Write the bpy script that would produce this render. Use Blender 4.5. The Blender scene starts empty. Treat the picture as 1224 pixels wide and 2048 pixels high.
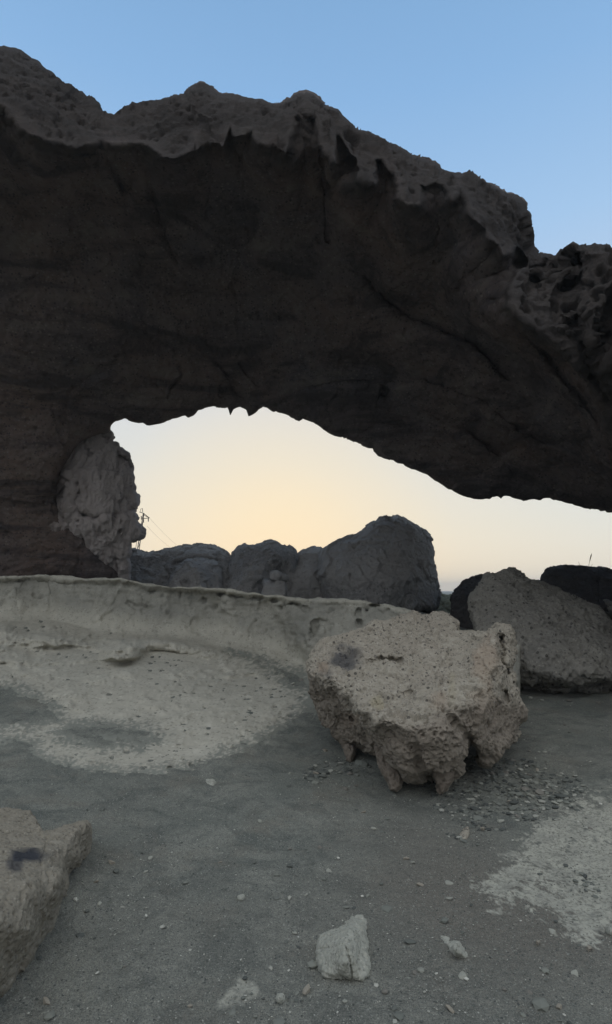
import bpy, math, random
import numpy as np
R = math.radians
SC = bpy.context.scene
COL = SC.collection
random.seed(7)
F = 1117.0; CX = 612.0; CY = 1024.0; PIT = R(8.0); CH = 1.6
cp, sp = math.cos(PIT), math.sin(PIT)

# ---------------------------------------------------------------- geometry helpers
def ray(px, py):
    a = (np.asarray(px, float) - CX) / F; b = (CY - np.asarray(py, float)) / F
    return a, cp - sp * b, sp + cp * b
def at(px, py, Y):
    a, y, z = ray(px, py); t = Y / y
    return np.stack([a * t, y * t, CH + z * t], -1)

def _hash(ix, iy, iz, seed):
    h = (ix.astype(np.uint32) * np.uint32(374761393) + iy.astype(np.uint32) * np.uint32(668265263)
         + iz.astype(np.uint32) * np.uint32(2147483647 - 1013904) + np.uint32(seed * 97531 + 12345))
    h ^= h >> np.uint32(13); h *= np.uint32(1274126177); h ^= h >> np.uint32(16)
    h *= np.uint32(2246822519); h ^= h >> np.uint32(13)
    return (h & np.uint32(0xFFFFFF)).astype(np.float32) / np.float32(0xFFFFFF)
def vnoise(P, freq, seed=0):
    p = (P * freq + 1000.0); i = np.floor(p).astype(np.int64); f = (p - i).astype(np.float32)
    u = f * f * (3 - 2 * f); out = 0
    for dx in (0, 1):
        wx = u[:, 0] if dx else 1 - u[:, 0]
        for dy in (0, 1):
            wy = u[:, 1] if dy else 1 - u[:, 1]
            for dz in (0, 1):
                wz = u[:, 2] if dz else 1 - u[:, 2]
                out = out + wx * wy * wz * _hash(i[:, 0] + dx, i[:, 1] + dy, i[:, 2] + dz, seed)
    return out * 2 - 1
def fbm(P, freq, octs=4, seed=0, gain=.5, ridged=False):
    s = 0; a = 1.0; t = 0
    for k in range(octs):
        n = vnoise(P + k * 7.31, freq, seed + k * 13)
        if ridged: n = 1 - 2 * np.abs(n)
        s = s + a * n; t += a; a *= gain; freq *= 2.03
    return s / t
def pits(P, freq, density, rmin, rmax, seed=0):
    """depth (world units) of round vesicles scattered on a jittered lattice"""
    p = P * freq + 1000.0; i = np.floor(p).astype(np.int64); out = np.zeros(len(P), np.float32)
    for dx in (-1, 0, 1):
        for dy in (-1, 0, 1):
            for dz in (-1, 0, 1):
                cx, cy, cz = i[:, 0] + dx, i[:, 1] + dy, i[:, 2] + dz
                h0 = _hash(cx, cy, cz, seed)
                d2 = ((cx + _hash(cx, cy, cz, seed + 1) - p[:, 0]) ** 2 + (cy + _hash(cx, cy, cz, seed + 2) - p[:, 1]) ** 2
                      + (cz + _hash(cx, cy, cz, seed + 3) - p[:, 2]) ** 2)
                r = rmin + (rmax - rmin) * _hash(cx, cy, cz, seed + 4)
                v = np.where(h0 < density, np.clip((1 - np.sqrt(d2) / r) * 2.2, 0, 1) * r * 1.7, 0)
                out = np.maximum(out, v)
    return out / freq

def facets(P, freq, seed=0):
    """fractured look: every lattice cell tilts its own way"""
    p = P * freq + 1000.0 + .35 * np.stack([vnoise(P, freq * 1.3, seed + k) for k in (40, 41, 42)], -1)
    i = np.floor(p).astype(np.int64); best = np.full(len(P), 9e9); val = np.zeros(len(P))
    for dx in (-1, 0, 1):
        for dy in (-1, 0, 1):
            for dz in (-1, 0, 1):
                c = [i[:, 0] + dx, i[:, 1] + dy, i[:, 2] + dz]
                e = [c[k] + _hash(*c, seed + 1 + k) - p[:, k] for k in range(3)]; d2 = e[0] ** 2 + e[1] ** 2 + e[2] ** 2
                v = sum((_hash(*c, seed + 5 + k) - .5) * e[k] for k in range(3)) + .25 * (_hash(*c, seed + 9) - .5)
                k = d2 < best; best = np.where(k, d2, best); val = np.where(k, v, val)
    return val / freq
def rbf(lm, kern='tps', scale=300.0):
    L = np.array(lm, float); X = L[:, :2] / scale; n = len(X)
    def k(d): return d if kern == 'lin' else d * d * np.log(d + 1e-9)
    D = np.sqrt(((X[:, None] - X[None]) ** 2).sum(-1)); A = np.zeros((n + 3, n + 3))
    A[:n, :n] = k(D); A[:n, :n] += np.eye(n) * (-1e-4 if kern == 'lin' else 1e-3)
    A[:n, n] = 1; A[:n, n + 1:] = X; A[n:, :n] = A[:n, n:].T
    w = np.linalg.solve(A, np.r_[L[:, 2], 0, 0, 0])
    def f(x, y):
        x = np.asarray(x, float) / scale; y = np.asarray(y, float) / scale
        s = w[n] + w[n + 1] * x + w[n + 2] * y
        for j in range(n): s = s + w[j] * k(np.sqrt((x - X[j, 0]) ** 2 + (y - X[j, 1]) ** 2))
        return s
    return f

def seg_dist(x, y, pts, closed=False):
    P = np.array(pts, np.float32); x = x.astype(np.float32); y = y.astype(np.float32)
    best = np.full(x.shape, 1e12, np.float32); bx = np.zeros_like(best); by = np.zeros_like(best)
    n = len(P); m = n if closed else n - 1
    for j in range(m):
        a = P[j]; b = P[(j + 1) % n]; d = b - a; L = float(d @ d) + 1e-9
        t = np.clip(((x - a[0]) * d[0] + (y - a[1]) * d[1]) / L, 0, 1)
        qx = a[0] + t * d[0]; qy = a[1] + t * d[1]; dd = (x - qx) ** 2 + (y - qy) ** 2
        k = dd < best; best = np.where(k, dd, best); bx = np.where(k, qx, bx); by = np.where(k, qy, by)
    return np.sqrt(best), bx, by
def inside(x, y, pts):
    P = np.array(pts, np.float32); c = np.zeros(x.shape, bool); n = len(P)
    for j in range(n):
        x0, y0 = P[j]; x1, y1 = P[(j + 1) % n]
        if y0 == y1: continue
        k = ((y0 > y) != (y1 > y)) & (x < (x1 - x0) * (y - y0) / (y1 - y0) + x0)
        c ^= k
    return c
def fractal(pts, amp, minlen=6, seed=0, closed=True, rng=None):
    """break up a polyline with midpoint displacement"""
    rng = random.Random(seed); P = [tuple(map(float, p)) for p in pts]
    while True:
        Q = []; n = len(P); m = n if closed else n - 1; ch = False
        for j in range(m):
            a = P[j]; b = P[(j + 1) % n]; Q.append(a)
            L = math.hypot(b[0] - a[0], b[1] - a[1])
            on = -80 < a[0] < 1310 and -80 < a[1] < 2100
            if L > (minlen if on else 60):
                ch = True; o = rng.uniform(-1, 1) * min(amp * L / 20, amp * 2)
                Q.append(((a[0] + b[0]) / 2 - (b[1] - a[1]) / L * o, (a[1] + b[1]) / 2 + (b[0] - a[0]) / L * o))
        if not closed: Q.append(P[-1])
        P = Q
        if not ch: return P
def sstep(a, b, x):
    t = np.clip((x - a) / (b - a), 0.0, 1.0); return t * t * (3 - 2 * t)
def curve(pts):
    P = np.array(pts, float); return lambda x: np.interp(x, P[:, 0], P[:, 1])

def mesh_obj(name, V, Q, mat, parent=None, attrs=None, smooth=True):
    me = bpy.data.meshes.new(name)
    V = np.ascontiguousarray(V, np.float32); Q = np.ascontiguousarray(Q, np.int32)
    k = Q.shape[1]; n = len(Q)
    me.vertices.add(len(V)); me.vertices.foreach_set('co', V.ravel())
    me.loops.add(n * k); me.loops.foreach_set('vertex_index', Q.ravel())
    me.polygons.add(n); me.polygons.foreach_set('loop_start', np.arange(0, n * k, k, dtype=np.int32))
    me.update(calc_edges=True); me.validate()
    me.polygons.foreach_set('use_smooth', np.full(len(me.polygons), smooth))
    for an, av in (attrs or {}).items():
        a = me.attributes.new(an, 'FLOAT', 'POINT'); a.data.foreach_set('value', np.ascontiguousarray(av, np.float32))
    me.materials.append(mat)
    o = bpy.data.objects.new(name, me); COL.objects.link(o)
    if parent: o.parent = parent
    return o
def normals(V, Q):
    a = V[Q[:, 2]] - V[Q[:, 0]]; b = V[Q[:, 3]] - V[Q[:, 1]]; fn = np.cross(a, b)
    N = np.stack([sum(np.bincount(Q[:, c], fn[:, k], len(V)) for c in range(4)) for k in range(3)], -1)
    return N / (np.linalg.norm(N, axis=1, keepdims=True) + 1e-12)
def tag(o, label=None, cat=None, group=None, kind=None):
    if label: o['label'] = label
    if cat: o['category'] = cat
    if group: o['group'] = group
    if kind: o['kind'] = kind
    return o
def empty(name, loc=(0, 0, 0)):
    o = bpy.data.objects.new(name, None); COL.objects.link(o); o.location = loc; return o

def spaced(lo, hi, step, coarse, flo, fhi):
    out = []; v = lo
    while v < hi:
        out.append(v); v += step if flo <= v <= fhi else coarse
    out.append(hi); return np.array(out)

def remesh(V, Q, size):
    me = bpy.data.meshes.new('tmp'); me.from_pydata(V.tolist(), [], Q.tolist()); o = bpy.data.objects.new('tmp', me); COL.objects.link(o)
    m = o.modifiers.new('r', 'REMESH'); m.mode = 'VOXEL'; m.voxel_size = size; m.adaptivity = 0
    dg = bpy.context.evaluated_depsgraph_get(); ev = o.evaluated_get(dg); t = ev.to_mesh()
    co = np.empty(len(t.vertices) * 3, np.float32); t.vertices.foreach_get('co', co)
    vi = np.empty(len(t.loops), np.int32); t.loops.foreach_get('vertex_index', vi)
    W = co.reshape(-1, 3).astype(float); K = vi.reshape(-1, 4).astype(int)
    ev.to_mesh_clear(); bpy.data.objects.remove(o); bpy.data.meshes.remove(me)
    return W, K
def project(P):
    x, y, z = P[:, 0], P[:, 1], P[:, 2] - CH
    f_ = y * cp + z * sp; u = -y * sp + z * cp; ok = f_ > .2; f_ = np.where(ok, f_, 1)
    return np.where(ok, CX + F * x / f_, -9999), np.where(ok, CY - F * u / f_, 9999)
def relief(name, outline, D, step, w, r, Tb, mat, disp=None, parent=None, attrs=None, wb=None, edge_fade=True, vox=None, xr=(-60, 1290), yr=(-60, 2110)):
    """closed rock solid: the outline gets a modelled front (distance D), rounded edges and a rounded back Tb thick"""
    O = np.array(outline, float)
    xs = spaced(O[:, 0].min() - step, O[:, 0].max() + step, step, max(16, step), *xr)
    ys = spaced(O[:, 1].min() - step, O[:, 1].max() + step, step, max(16, step), *yr)
    gx, gy = np.meshgrid(xs, ys); ny, nx = gx.shape
    cxm = (gx[:-1, :-1] + gx[1:, 1:]) / 2; cym = (gy[:-1, :-1] + gy[1:, 1:]) / 2
    ins = inside(cxm.astype(np.float32), cym.astype(np.float32), outline)
    idx = np.arange(ny * nx).reshape(ny, nx)
    q = np.stack([idx[1:, :-1][ins], idx[1:, 1:][ins], idx[:-1, 1:][ins], idx[:-1, :-1][ins]], -1)
    cnt = np.bincount(q.ravel(), minlength=nx * ny); use = cnt > 0
    bnd_full = use & (cnt < 4)
    rem = -np.ones(nx * ny, int); ids = np.flatnonzero(use); rem[ids] = np.arange(len(ids)); q = rem[q]
    px = gx.ravel()[ids].copy(); py = gy.ravel()[ids].copy(); bnd = bnd_full[ids]
    d, bx, by = seg_dist(px, py, outline, True)
    px[bnd] = bx[bnd]; py[bnd] = by[bnd]; d = d.astype(float); d[bnd] = 0
    Y = D(px, py); n = len(px); wb = wb or w * 1.6
    s = np.clip(d / w, 0, 1); e = np.sqrt(1 - (1 - s) ** 2)
    sb = np.clip(d / wb, 0, 1); eb = np.sqrt(1 - (1 - sb) ** 2)
    Vf = at(px, py, Y + r * (1 - e)); Vb = at(px, py, Y + r + Tb * eb)
    bid = np.arange(n) + n; bid[bnd] = np.flatnonzero(bnd)
    V = np.concatenate([Vf, Vb]); Qb = bid[q][:, ::-1]; Q = np.concatenate([q, Qb])
    if vox:
        used = np.zeros(len(V), bool); used[Q.ravel()] = True; m2 = np.cumsum(used) - 1
        V, Q = remesh(V[used], m2[Q], vox * float(np.median(Y)) / F)
        N = normals(V, Q)
        for _ in range(6):
            A = N[Q].sum(1); N = np.stack([np.bincount(Q.ravel(), np.repeat(A[:, k], 4), len(V)) for k in range(3)], -1)
            N /= np.linalg.norm(N, axis=1, keepdims=True) + 1e-12
        px, py = project(V); cd = np.array([0, 0, CH]) - V; cd /= np.linalg.norm(cd, axis=1, keepdims=True); front = np.clip((N * cd).sum(1) * 4 + .5, 0, 1)
        if disp: V = V + N * disp(V, px, py, None, None)[:, None]
        return mesh_obj(name, V, Q, mat, parent, {k: fn(px, py) * front for k, fn in (attrs or {}).items()})
    N = normals(V, Q)
    if disp:
        dd = np.concatenate([d, d]); X = np.concatenate([px, px]); Yp = np.concatenate([py, py])
        fr = np.r_[np.ones(n), np.zeros(n)]
        a = disp(V, X, Yp, dd, fr)
        if edge_fade: a = a * (0.25 + 0.75 * sstep(0, 12, dd))
        V = V + N * a[:, None]
    at_ = {}
    if attrs:
        for k, fn in attrs.items(): v = fn(px, py); at_[k] = np.r_[v, v * 0]
    used = np.zeros(len(V), bool); used[Q.ravel()] = True
    m2 = np.cumsum(used) - 1
    return mesh_obj(name, V[used], m2[Q], mat, parent, {k: v[used] for k, v in at_.items()})

# ---------------------------------------------------------------- materials
def mat_new(name):
    m = bpy.data.materials.new(name); m.use_nodes = True; nt = m.node_tree
    b = nt.nodes['Principled BSDF']; b.inputs['Roughness'].default_value = .95
    b.inputs['Specular IOR Level'].default_value = .15
    return m, nt, b
def nd(nt, t, **kw):
    n = nt.nodes.new(t)
    for k, v in kw.items():
        if k in n.inputs: n.inputs[k].default_value = v
        else: setattr(n, k, v)
    return n
def mixc(nt, fac, a, b, mode='MIX'):
    n = nt.nodes.new('ShaderNodeMix'); n.data_type = 'RGBA'; n.blend_type = mode
    for s, v in (('Factor', fac), ('A', a), ('B', b)):
        i = [x for x in n.inputs if x.name == s and x.enabled][0]
        if hasattr(v, 'is_output'): nt.links.new(v, i)
        else: i.default_value = v if not isinstance(v, tuple) or len(v) == 4 else (*v, 1)
    return [x for x in n.outputs if x.enabled][0]
def ramp(nt, src, stops):
    n = nt.nodes.new('ShaderNodeValToRGB'); cr = n.color_ramp
    while len(cr.elements) < len(stops): cr.elements.new(.5)
    for e, (p, c) in zip(cr.elements, stops):
        e.position = p; e.color = (c, c, c, 1) if not isinstance(c, tuple) else (*c, 1)
    nt.links.new(src, n.inputs[0]); return n.outputs[0]
def rock_material(name, base, alt, dark, light, big=0.6, speck=60, bump=.35, bscale=1.0, stains=(), speckle=.5, pit_shade=0, bands=False):
    m, nt, b = mat_new(name); L = nt.links
    tc = nd(nt, 'ShaderNodeTexCoord').outputs['Object']
    def noise(scale, det=6, rough=.6, dist=0):
        n = nd(nt, 'ShaderNodeTexNoise', Scale=scale, Detail=det, Roughness=rough, Distortion=dist); L.new(tc, n.inputs['Vector']); return n.outputs['Fac']
    c = mixc(nt, ramp(nt, noise(big, 8, .65, .4), [(.35, 0), (.65, 1)]), base, alt)
    c = mixc(nt, ramp(nt, noise(big * 7, 6, .7), [(.5, 0), (.75, .6)]), c, light)
    c = mixc(nt, ramp(nt, noise(big * 16, 5, .75), [(.54, 0), (.72, .7)]), c, dark)
    # mineral flecks; dark ones also stand in for shade inside small pits
    v = nd(nt, 'ShaderNodeTexVoronoi', Scale=speck); L.new(tc, v.inputs['Vector'])
    sep = nd(nt, 'ShaderNodeSeparateColor'); L.new(v.outputs['Color'], sep.inputs[0])
    g = nd(nt, 'ShaderNodeMath', operation='LESS_THAN'); L.new(v.outputs['Distance'], g.inputs[0]); g.inputs[1].default_value = .33
    dk = nd(nt, 'ShaderNodeMath', operation='MULTIPLY'); L.new(g.outputs[0], dk.inputs[0])
    L.new(ramp(nt, sep.outputs[0], [(.60, 0), (.66, speckle)]), dk.inputs[1]); c = mixc(nt, dk.outputs[0], c, dark)
    lt = nd(nt, 'ShaderNodeMath', operation='MULTIPLY'); L.new(g.outputs[0], lt.inputs[0])
    L.new(ramp(nt, sep.outputs[1], [(.74, 0), (.8, speckle * 1.2)]), lt.inputs[1]); c = mixc(nt, lt.outputs[0], c, light)
    if bands:
        mp = nd(nt, 'ShaderNodeMapping'); L.new(tc, mp.inputs['Vector']); mp.inputs['Scale'].default_value = (.25, .5, 1.6); mp.inputs['Rotation'].default_value = (.2, .38, 0)
        n = nd(nt, 'ShaderNodeTexNoise', Scale=1.6, Detail=8, Roughness=.65, Distortion=.5); L.new(mp.outputs[0], n.inputs['Vector'])
        c = mixc(nt, ramp(nt, n.outputs['Fac'], [(.40, .75), (.52, 0)]), c, dark); c = mixc(nt, ramp(nt, n.outputs['Fac'], [(.56, 0), (.68, .6)]), c, light)
    if pit_shade:  # dark dots painted in place of the shade inside pits
        v = nd(nt, 'ShaderNodeTexVoronoi', Scale=pit_shade); L.new(tc, v.inputs['Vector'])
        sep = nd(nt, 'ShaderNodeSeparateColor'); L.new(v.outputs['Color'], sep.inputs[0])
        g = nd(nt, 'ShaderNodeMath', operation='LESS_THAN'); L.new(v.outputs['Distance'], g.inputs[0]); g.inputs[1].default_value = .26
        k = nd(nt, 'ShaderNodeMath', operation='MULTIPLY'); L.new(g.outputs[0], k.inputs[0]); L.new(ramp(nt, sep.outputs[0], [(.45, 0), (.55, .85)]), k.inputs[1]); c = mixc(nt, k.outputs[0], c, dark)
    for an, col in stains:
        a = nd(nt, 'ShaderNodeAttribute', attribute_name=an); c = mixc(nt, a.outputs['Fac'], c, col)
    L.new(c, b.inputs['Base Color'])
    h1 = noise(14 * bscale, 8, .7); h2 = noise(90 * bscale, 3, .7)
    ad = nd(nt, 'ShaderNodeMath', operation='MULTIPLY_ADD'); L.new(h2, ad.inputs[0]); ad.inputs[1].default_value = .25; L.new(h1, ad.inputs[2])
    bp = nd(nt, 'ShaderNodeBump', Strength=bump, Distance=.06 / bscale); L.new(ad.outputs[0], bp.inputs['Height'])
    L.new(bp.outputs[0], b.inputs['Normal'])
    return m
M_ARCH = rock_material('arch_rock', (.158, .114, .096), (.105, .094, .098), (.048, .041, .042), (.20, .17, .15), .35, 16, .9, .8, bands=True, speckle=.7, stains=(('rim', (.052, .046, .043)), ('skylit', (.46, .41, .39))))  # last stain: paler colour standing in for skylight on the pillar
M_PILL = rock_material('pillar_rock', (.46, .41, .39), (.38, .35, .345), (.14, .13, .13), (.56, .51, .47), .6, 14, .9, .5)
M_BOULD = rock_material('pitted_rock', (.37, .335, .275), (.315, .28, .23), (.085, .078, .07), (.50, .46, .39), 1.2, 42, .45, 1.6, pit_shade=17,
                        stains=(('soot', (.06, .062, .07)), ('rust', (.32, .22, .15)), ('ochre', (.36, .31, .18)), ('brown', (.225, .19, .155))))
M_GREY = rock_material('grey_rock', (.24, .225, .195), (.195, .185, .165), (.07, .066, .06), (.33, .31, .27), .8, 26, .4, 1.2, pit_shade=11)
M_BACK = rock_material('back_rock', (.33, .315, .30), (.27, .26, .255), (.11, .11, .11), (.44, .43, .40), .7, 12, .9, .7, stains=(('crust', (.42, .40, .38)),))
M_DARK = rock_material('dark_rock', (.065, .06, .058), (.045, .042, .045), (.02, .02, .02), (.10, .09, .085), .8, 18, .4, 1)
M_LEDGE = rock_material('ledge_rock', (.48, .455, .385), (.41, .39, .33), (.19, .185, .16), (.60, .58, .50), .5, 22, .35, 1.0, speckle=.45,
                        stains=(('grey', (.20, .20, .18)), ('sand', (.20, .21, .185)),))  # first stain darkens the wall for the shade under its rim
M_STONE = rock_material('loose_stone', (.40, .40, .345), (.33, .33, .285), (.12, .12, .11), (.52, .50, .44), 4, 70, .4, 3)

# ---------------------------------------------------------------- terrain height
def to_world(lm):
    out = []
    for px, py, Y in lm:
        p = at(px, py, Y); out.append((p[0], p[1], p[2]))
    return out
def zpt(px, py, z):
    a, y, zz = ray(px, py); t = (z - CH) / zz; return (a * t, y * t, z)
G_lm = [(0, -6, 0), (-6, -6, .2), (6, -6, 0), (0, 0, 0), (-3, 1, .05), (3, 1, 0), (-8, 3, .5), (8, 3, .3), zpt(0, 2000, .03), zpt(600, 2000, 0), zpt(1200, 2000, .0),
        zpt(100, 1620, .07), zpt(600, 1620, .0), zpt(880, 1600, -.03), zpt(1200, 1620, 0.02), zpt(20, 1420, .28), zpt(220, 1470, .16), zpt(500, 1440, .12),
        zpt(800, 1440, .08), zpt(1100, 1400, .12), zpt(1220, 1400, .16), zpt(20, 1330, .52), zpt(250, 1350, .42), zpt(450, 1340, .36), zpt(600, 1340, .30),
        zpt(0, 1258, .92), zpt(200, 1270, .80), zpt(400, 1285, .66), zpt(570, 1310, .46), zpt(700, 1340, .30), zpt(1000, 1290, .45), (10, 12, .6), (14, 6, .6), (-14, 8, 1.1)]
_G = rbf(G_lm, 'tps', 5.0)
def G(x, y):
    x = np.asarray(x, float); y = np.asarray(y, float)
    z = _G(np.clip(x, -9, 9), np.clip(y, -6, 13))
    far = sstep(11.5, 15, y); z = z * (1 - far) + far * (1.15 - .4 * sstep(2.6, 4, x))
    z = z - .35 * sstep(24, 60, y) - 4 * sstep(60, 200, y)
    rr = np.sqrt(x * x + y * y); back = sstep(8, 30, np.where(y < 0, rr, np.abs(x) * .6)); return z * (1 - back) + back * .6
def YG(px, py):
    px = np.asarray(px, float); py = np.asarray(py, float); a, ry, rz = ray(px, py)
    ks = np.geomspace(1.2, 13.2, 140); prev = np.full(px.shape, 1.2); out = np.full(px.shape, np.nan); pg = None
    for k in ks:
        t = k / ry; g = CH + rz * t - G(a * t, np.full(px.shape, k))
        if pg is not None:
            hit = np.isnan(out) & (g <= 0) & (pg > 0)
            out[hit] = (prev + (k - prev) * pg / (pg - g + 1e-12))[hit]
        pg = g; prev = np.full(px.shape, k)
    out[np.isnan(out)] = 13.2
    return out

# pale crust patch on the right, brown earth below the boulder, as ground attributes
PALE_R = [(1000, 1850), (968, 1800), (985, 1750), (1035, 1700), (1065, 1670), (1110, 1625), (1170, 1590), (1260, 1590), (1420, 1700), (1420, 1900), (1230, 1850), (1190, 1890), (1165, 1905), (1140, 1880), (1130, 1840), (1090, 1800), (1040, 1815)]
PALE_R = [(968, 1790), (985, 1745), (1035, 1700), (1065, 1670), (1110, 1625), (1170, 1592), (1260, 1590), (1420, 1700), (1420, 1860), (1235, 1800), (1215, 1840), (1185, 1860), (1175, 1880), (1155, 1885), (1145, 1850), (1130, 1830), (1080, 1810), (1030, 1815), (990, 1815)]
PALE_B = [(432, 2015), (455, 1985), (480, 1960), (515, 1958), (520, 1985), (490, 2010)]
def project(P):
    x, y, z = P[:, 0], P[:, 1], P[:, 2] - CH
    f_ = y * cp + z * sp; u = -y * sp + z * cp; ok = f_ > .2; f_ = np.where(ok, f_, 1)
    return np.where(ok, CX + F * x / f_, -9999), np.where(ok, CY - F * u / f_, 9999)
def sdpoly(px, py, poly):
    d, _, _ = seg_dist(px, py, poly, True); return np.where(inside(px, py, poly), d, -d)
def gnoise(x, y):
    P = np.stack([x, y, 0 * x], -1)
    return (1 - sstep(14, 20, np.hypot(x, y))) * (fbm(P, .9, 3, 5) * .05 + fbm(P * [1, 1.6, 1], 4.5, 3, 9) * .013)
def ground():
    th = np.concatenate([np.linspace(-math.pi, -.62, 60)[:-1], np.linspace(-.62, .62, 560), np.linspace(.62, math.pi, 60)[1:]])
    rr = np.concatenate([[.02, .3, .7, 1.1, 1.5], np.geomspace(1.8, 13, 560), np.geomspace(13.2, 60, 50), np.geomspace(66, 900, 26)])
    T, Rr = np.meshgrid(th, rr); x = (np.sin(T) * Rr).ravel(); y = (np.cos(T) * Rr).ravel()
    z = G(x, y); P = np.stack([x, y, z], -1); near = 1 - sstep(14, 20, np.hypot(x, y))
    P[:, 2] += gnoise(x, y) + near * (fbm(P * [1, 1, 0], 55, 2, 11) * .0055 + fbm(P * [1, 1, 0], 20, 3, 12) * .005)
    # scoured hollow below the pitted boulder
    hx, hy, _ = zpt(870, 1585, 0); P[:, 2] -= .06 * np.exp(-(((x - hx) / .8) ** 2 + ((y - hy) / .55) ** 2))
    nx, ny = len(th), len(rr); i = np.arange(nx * ny).reshape(ny, nx)
    Q = np.stack([i[:-1, :-1], i[:-1, 1:], i[1:, 1:], i[1:, :-1]], -1).reshape(-1, 4)
    # weld the seam behind the camera
    Q = np.where(Q % nx == nx - 1, Q - (nx - 1), Q)
    Q = Q[:, ::-1]
    px, py = project(P); Z = P * [1, 1, 0]
    n1 = fbm(Z, 14, 4, 21, .65); n2 = fbm(Z, 3, 2, 22)
    n3 = fbm(Z, 70, 2, 24); pale = np.maximum(sstep(-4, 8, np.minimum(sdpoly(px, py, PALE_R), 26) + n1 * 60 + n2 * 18 + n3 * 26), .8 * sstep(-3, 5, sdpoly(px, py, PALE_B) + n1 * 14))
    wx, wy, _ = zpt(880, 1720, 0)
    brown = np.exp(-(((x - wx) / .55) ** 2 + ((y - wy) / 1.0) ** 2)) * .8 + .5 * np.exp(-(((x - 1.35) / .6) ** 2 + ((y - 3.0) / .5) ** 2)) + .3 * sstep(0, .5, fbm(Z, .7, 3, 31))
    m, nt, b = mat_new('grey_sand'); L = nt.links; tc = nd(nt, 'ShaderNodeTexCoord').outputs['Object']
    def noise(scale, det=6, rough=.6, dist=0):
        n = nd(nt, 'ShaderNodeTexNoise', Scale=scale, Detail=det, Roughness=rough, Distortion=dist); L.new(tc, n.inputs['Vector']); return n.outputs['Fac']
    c = mixc(nt, ramp(nt, noise(1.1, 8, .65, .5), [(.36, 0), (.62, 1)]), (.205, .215, .19), (.33, .33, .285))
    c = mixc(nt, ramp(nt, noise(3.5, 8, .75, .6), [(.46, 0), (.62, .85)]), c, (.12, .13, .12))
    c = mixc(nt, ramp(nt, noise(1.7, 6, .7, .5), [(.52, 0), (.66, .6)]), c, (.24, .215, .175))
    c = mixc(nt, nd(nt, 'ShaderNodeAttribute', attribute_name='brown').outputs['Fac'], c, (.215, .195, .165))
    c = mixc(nt, ramp(nt, noise(170, 3, .8), [(.45, 0), (.6, .8)]), c, (.075, .085, .08))
    c = mixc(nt, ramp(nt, noise(60, 5, .85), [(.5, 0), (.66, .8)]), c, (.095, .10, .09))
    c = mixc(nt, ramp(nt, noise(120, 4, .85), [(.54, 0), (.66, .8)]), c, (.34, .345, .30))
    pc = mixc(nt, ramp(nt, noise(45, 4, .75), [(.47, 0), (.62, .75)]), (.47, .46, .39), (.19, .19, .165))
    pc = mixc(nt, ramp(nt, noise(8, 4, .6), [(.4, 0), (.7, .5)]), pc, (.2, .2, .18))
    c = mixc(nt, nd(nt, 'ShaderNodeAttribute', attribute_name='pale').outputs['Fac'], c, pc)
    for sc, th_, col, lo in ((85, .30, (.34, .34, .30), .86), (38, .2, (.30, .30, .27), .9), (60, .30, (.06, .065, .065), .9)):
        v = nd(nt, 'ShaderNodeTexVoronoi', Scale=sc); L.new(tc, v.inputs['Vector'])
        sep = nd(nt, 'ShaderNodeSeparateColor'); L.new(v.outputs['Color'], sep.inputs[0])
        g = nd(nt, 'ShaderNodeMath', operation='LESS_THAN'); L.new(v.outputs['Distance'], g.inputs[0]); g.inputs[1].default_value = th_
        k = nd(nt, 'ShaderNodeMath', operation='MULTIPLY'); L.new(g.outputs[0], k.inputs[0]); L.new(ramp(nt, sep.outputs[0], [(lo, 0), (lo + .03, .8)]), k.inputs[1])
        c = mixc(nt, k.outputs[0], c, col)
    L.new(c, b.inputs['Base Color'])
    ad = nd(nt, 'ShaderNodeMath', operation='MULTIPLY_ADD'); L.new(noise(160, 2, .7), ad.inputs[0]); ad.inputs[1].default_value = .4; L.new(noise(40, 5, .75), ad.inputs[2])
    bp = nd(nt, 'ShaderNodeBump', Strength=.6, Distance=.02); L.new(ad.outputs[0], bp.inputs['Height']); L.new(bp.outputs[0], b.inputs['Normal'])
    o = mesh_obj('ground', P, Q, m, attrs={'pale': pale, 'brown': brown}); o['kind'] = 'structure'; return P
GP = ground()

# ---------------------------------------------------------------- ledge with its apron of bare pale rock
Lc = curve([(-900, 1140), (0, 1153), (60, 1151), (150, 1155), (228, 1157), (240, 1154), (252, 1158), (300, 1168), (345, 1174), (400, 1173), (470, 1180), (540, 1190), (600, 1195), (700, 1200), (770, 1208), (830, 1222), (900, 1250), (960, 1268), (1040, 1290)])
Bc = curve([(-900, 1240), (0, 1242), (100, 1240), (200, 1262), (300, 1272), (400, 1284), (470, 1298), (570, 1318), (640, 1340), (800, 1370), (1040, 1400)])
PALE_L = [(-900, 1160), (1060, 1160), (1060, 1440), (700, 1405), (600, 1345), (572, 1338), (500, 1312), (462, 1296), (470, 1305), (520, 1330), (560, 1345), (575, 1368), (612, 1385), (608, 1402), (580, 1440), (520, 1472), (450, 1502), (400, 1528), (330, 1538), (230, 1543),
          (150, 1533), (95, 1515), (68, 1500), (84, 1482), (40, 1475), (0, 1478), (-60, 1475), (-40, 1458), (70, 1450), (130, 1438), (120, 1420), (85, 1395), (40, 1380), (0, 1373), (-900, 1360)]
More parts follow.
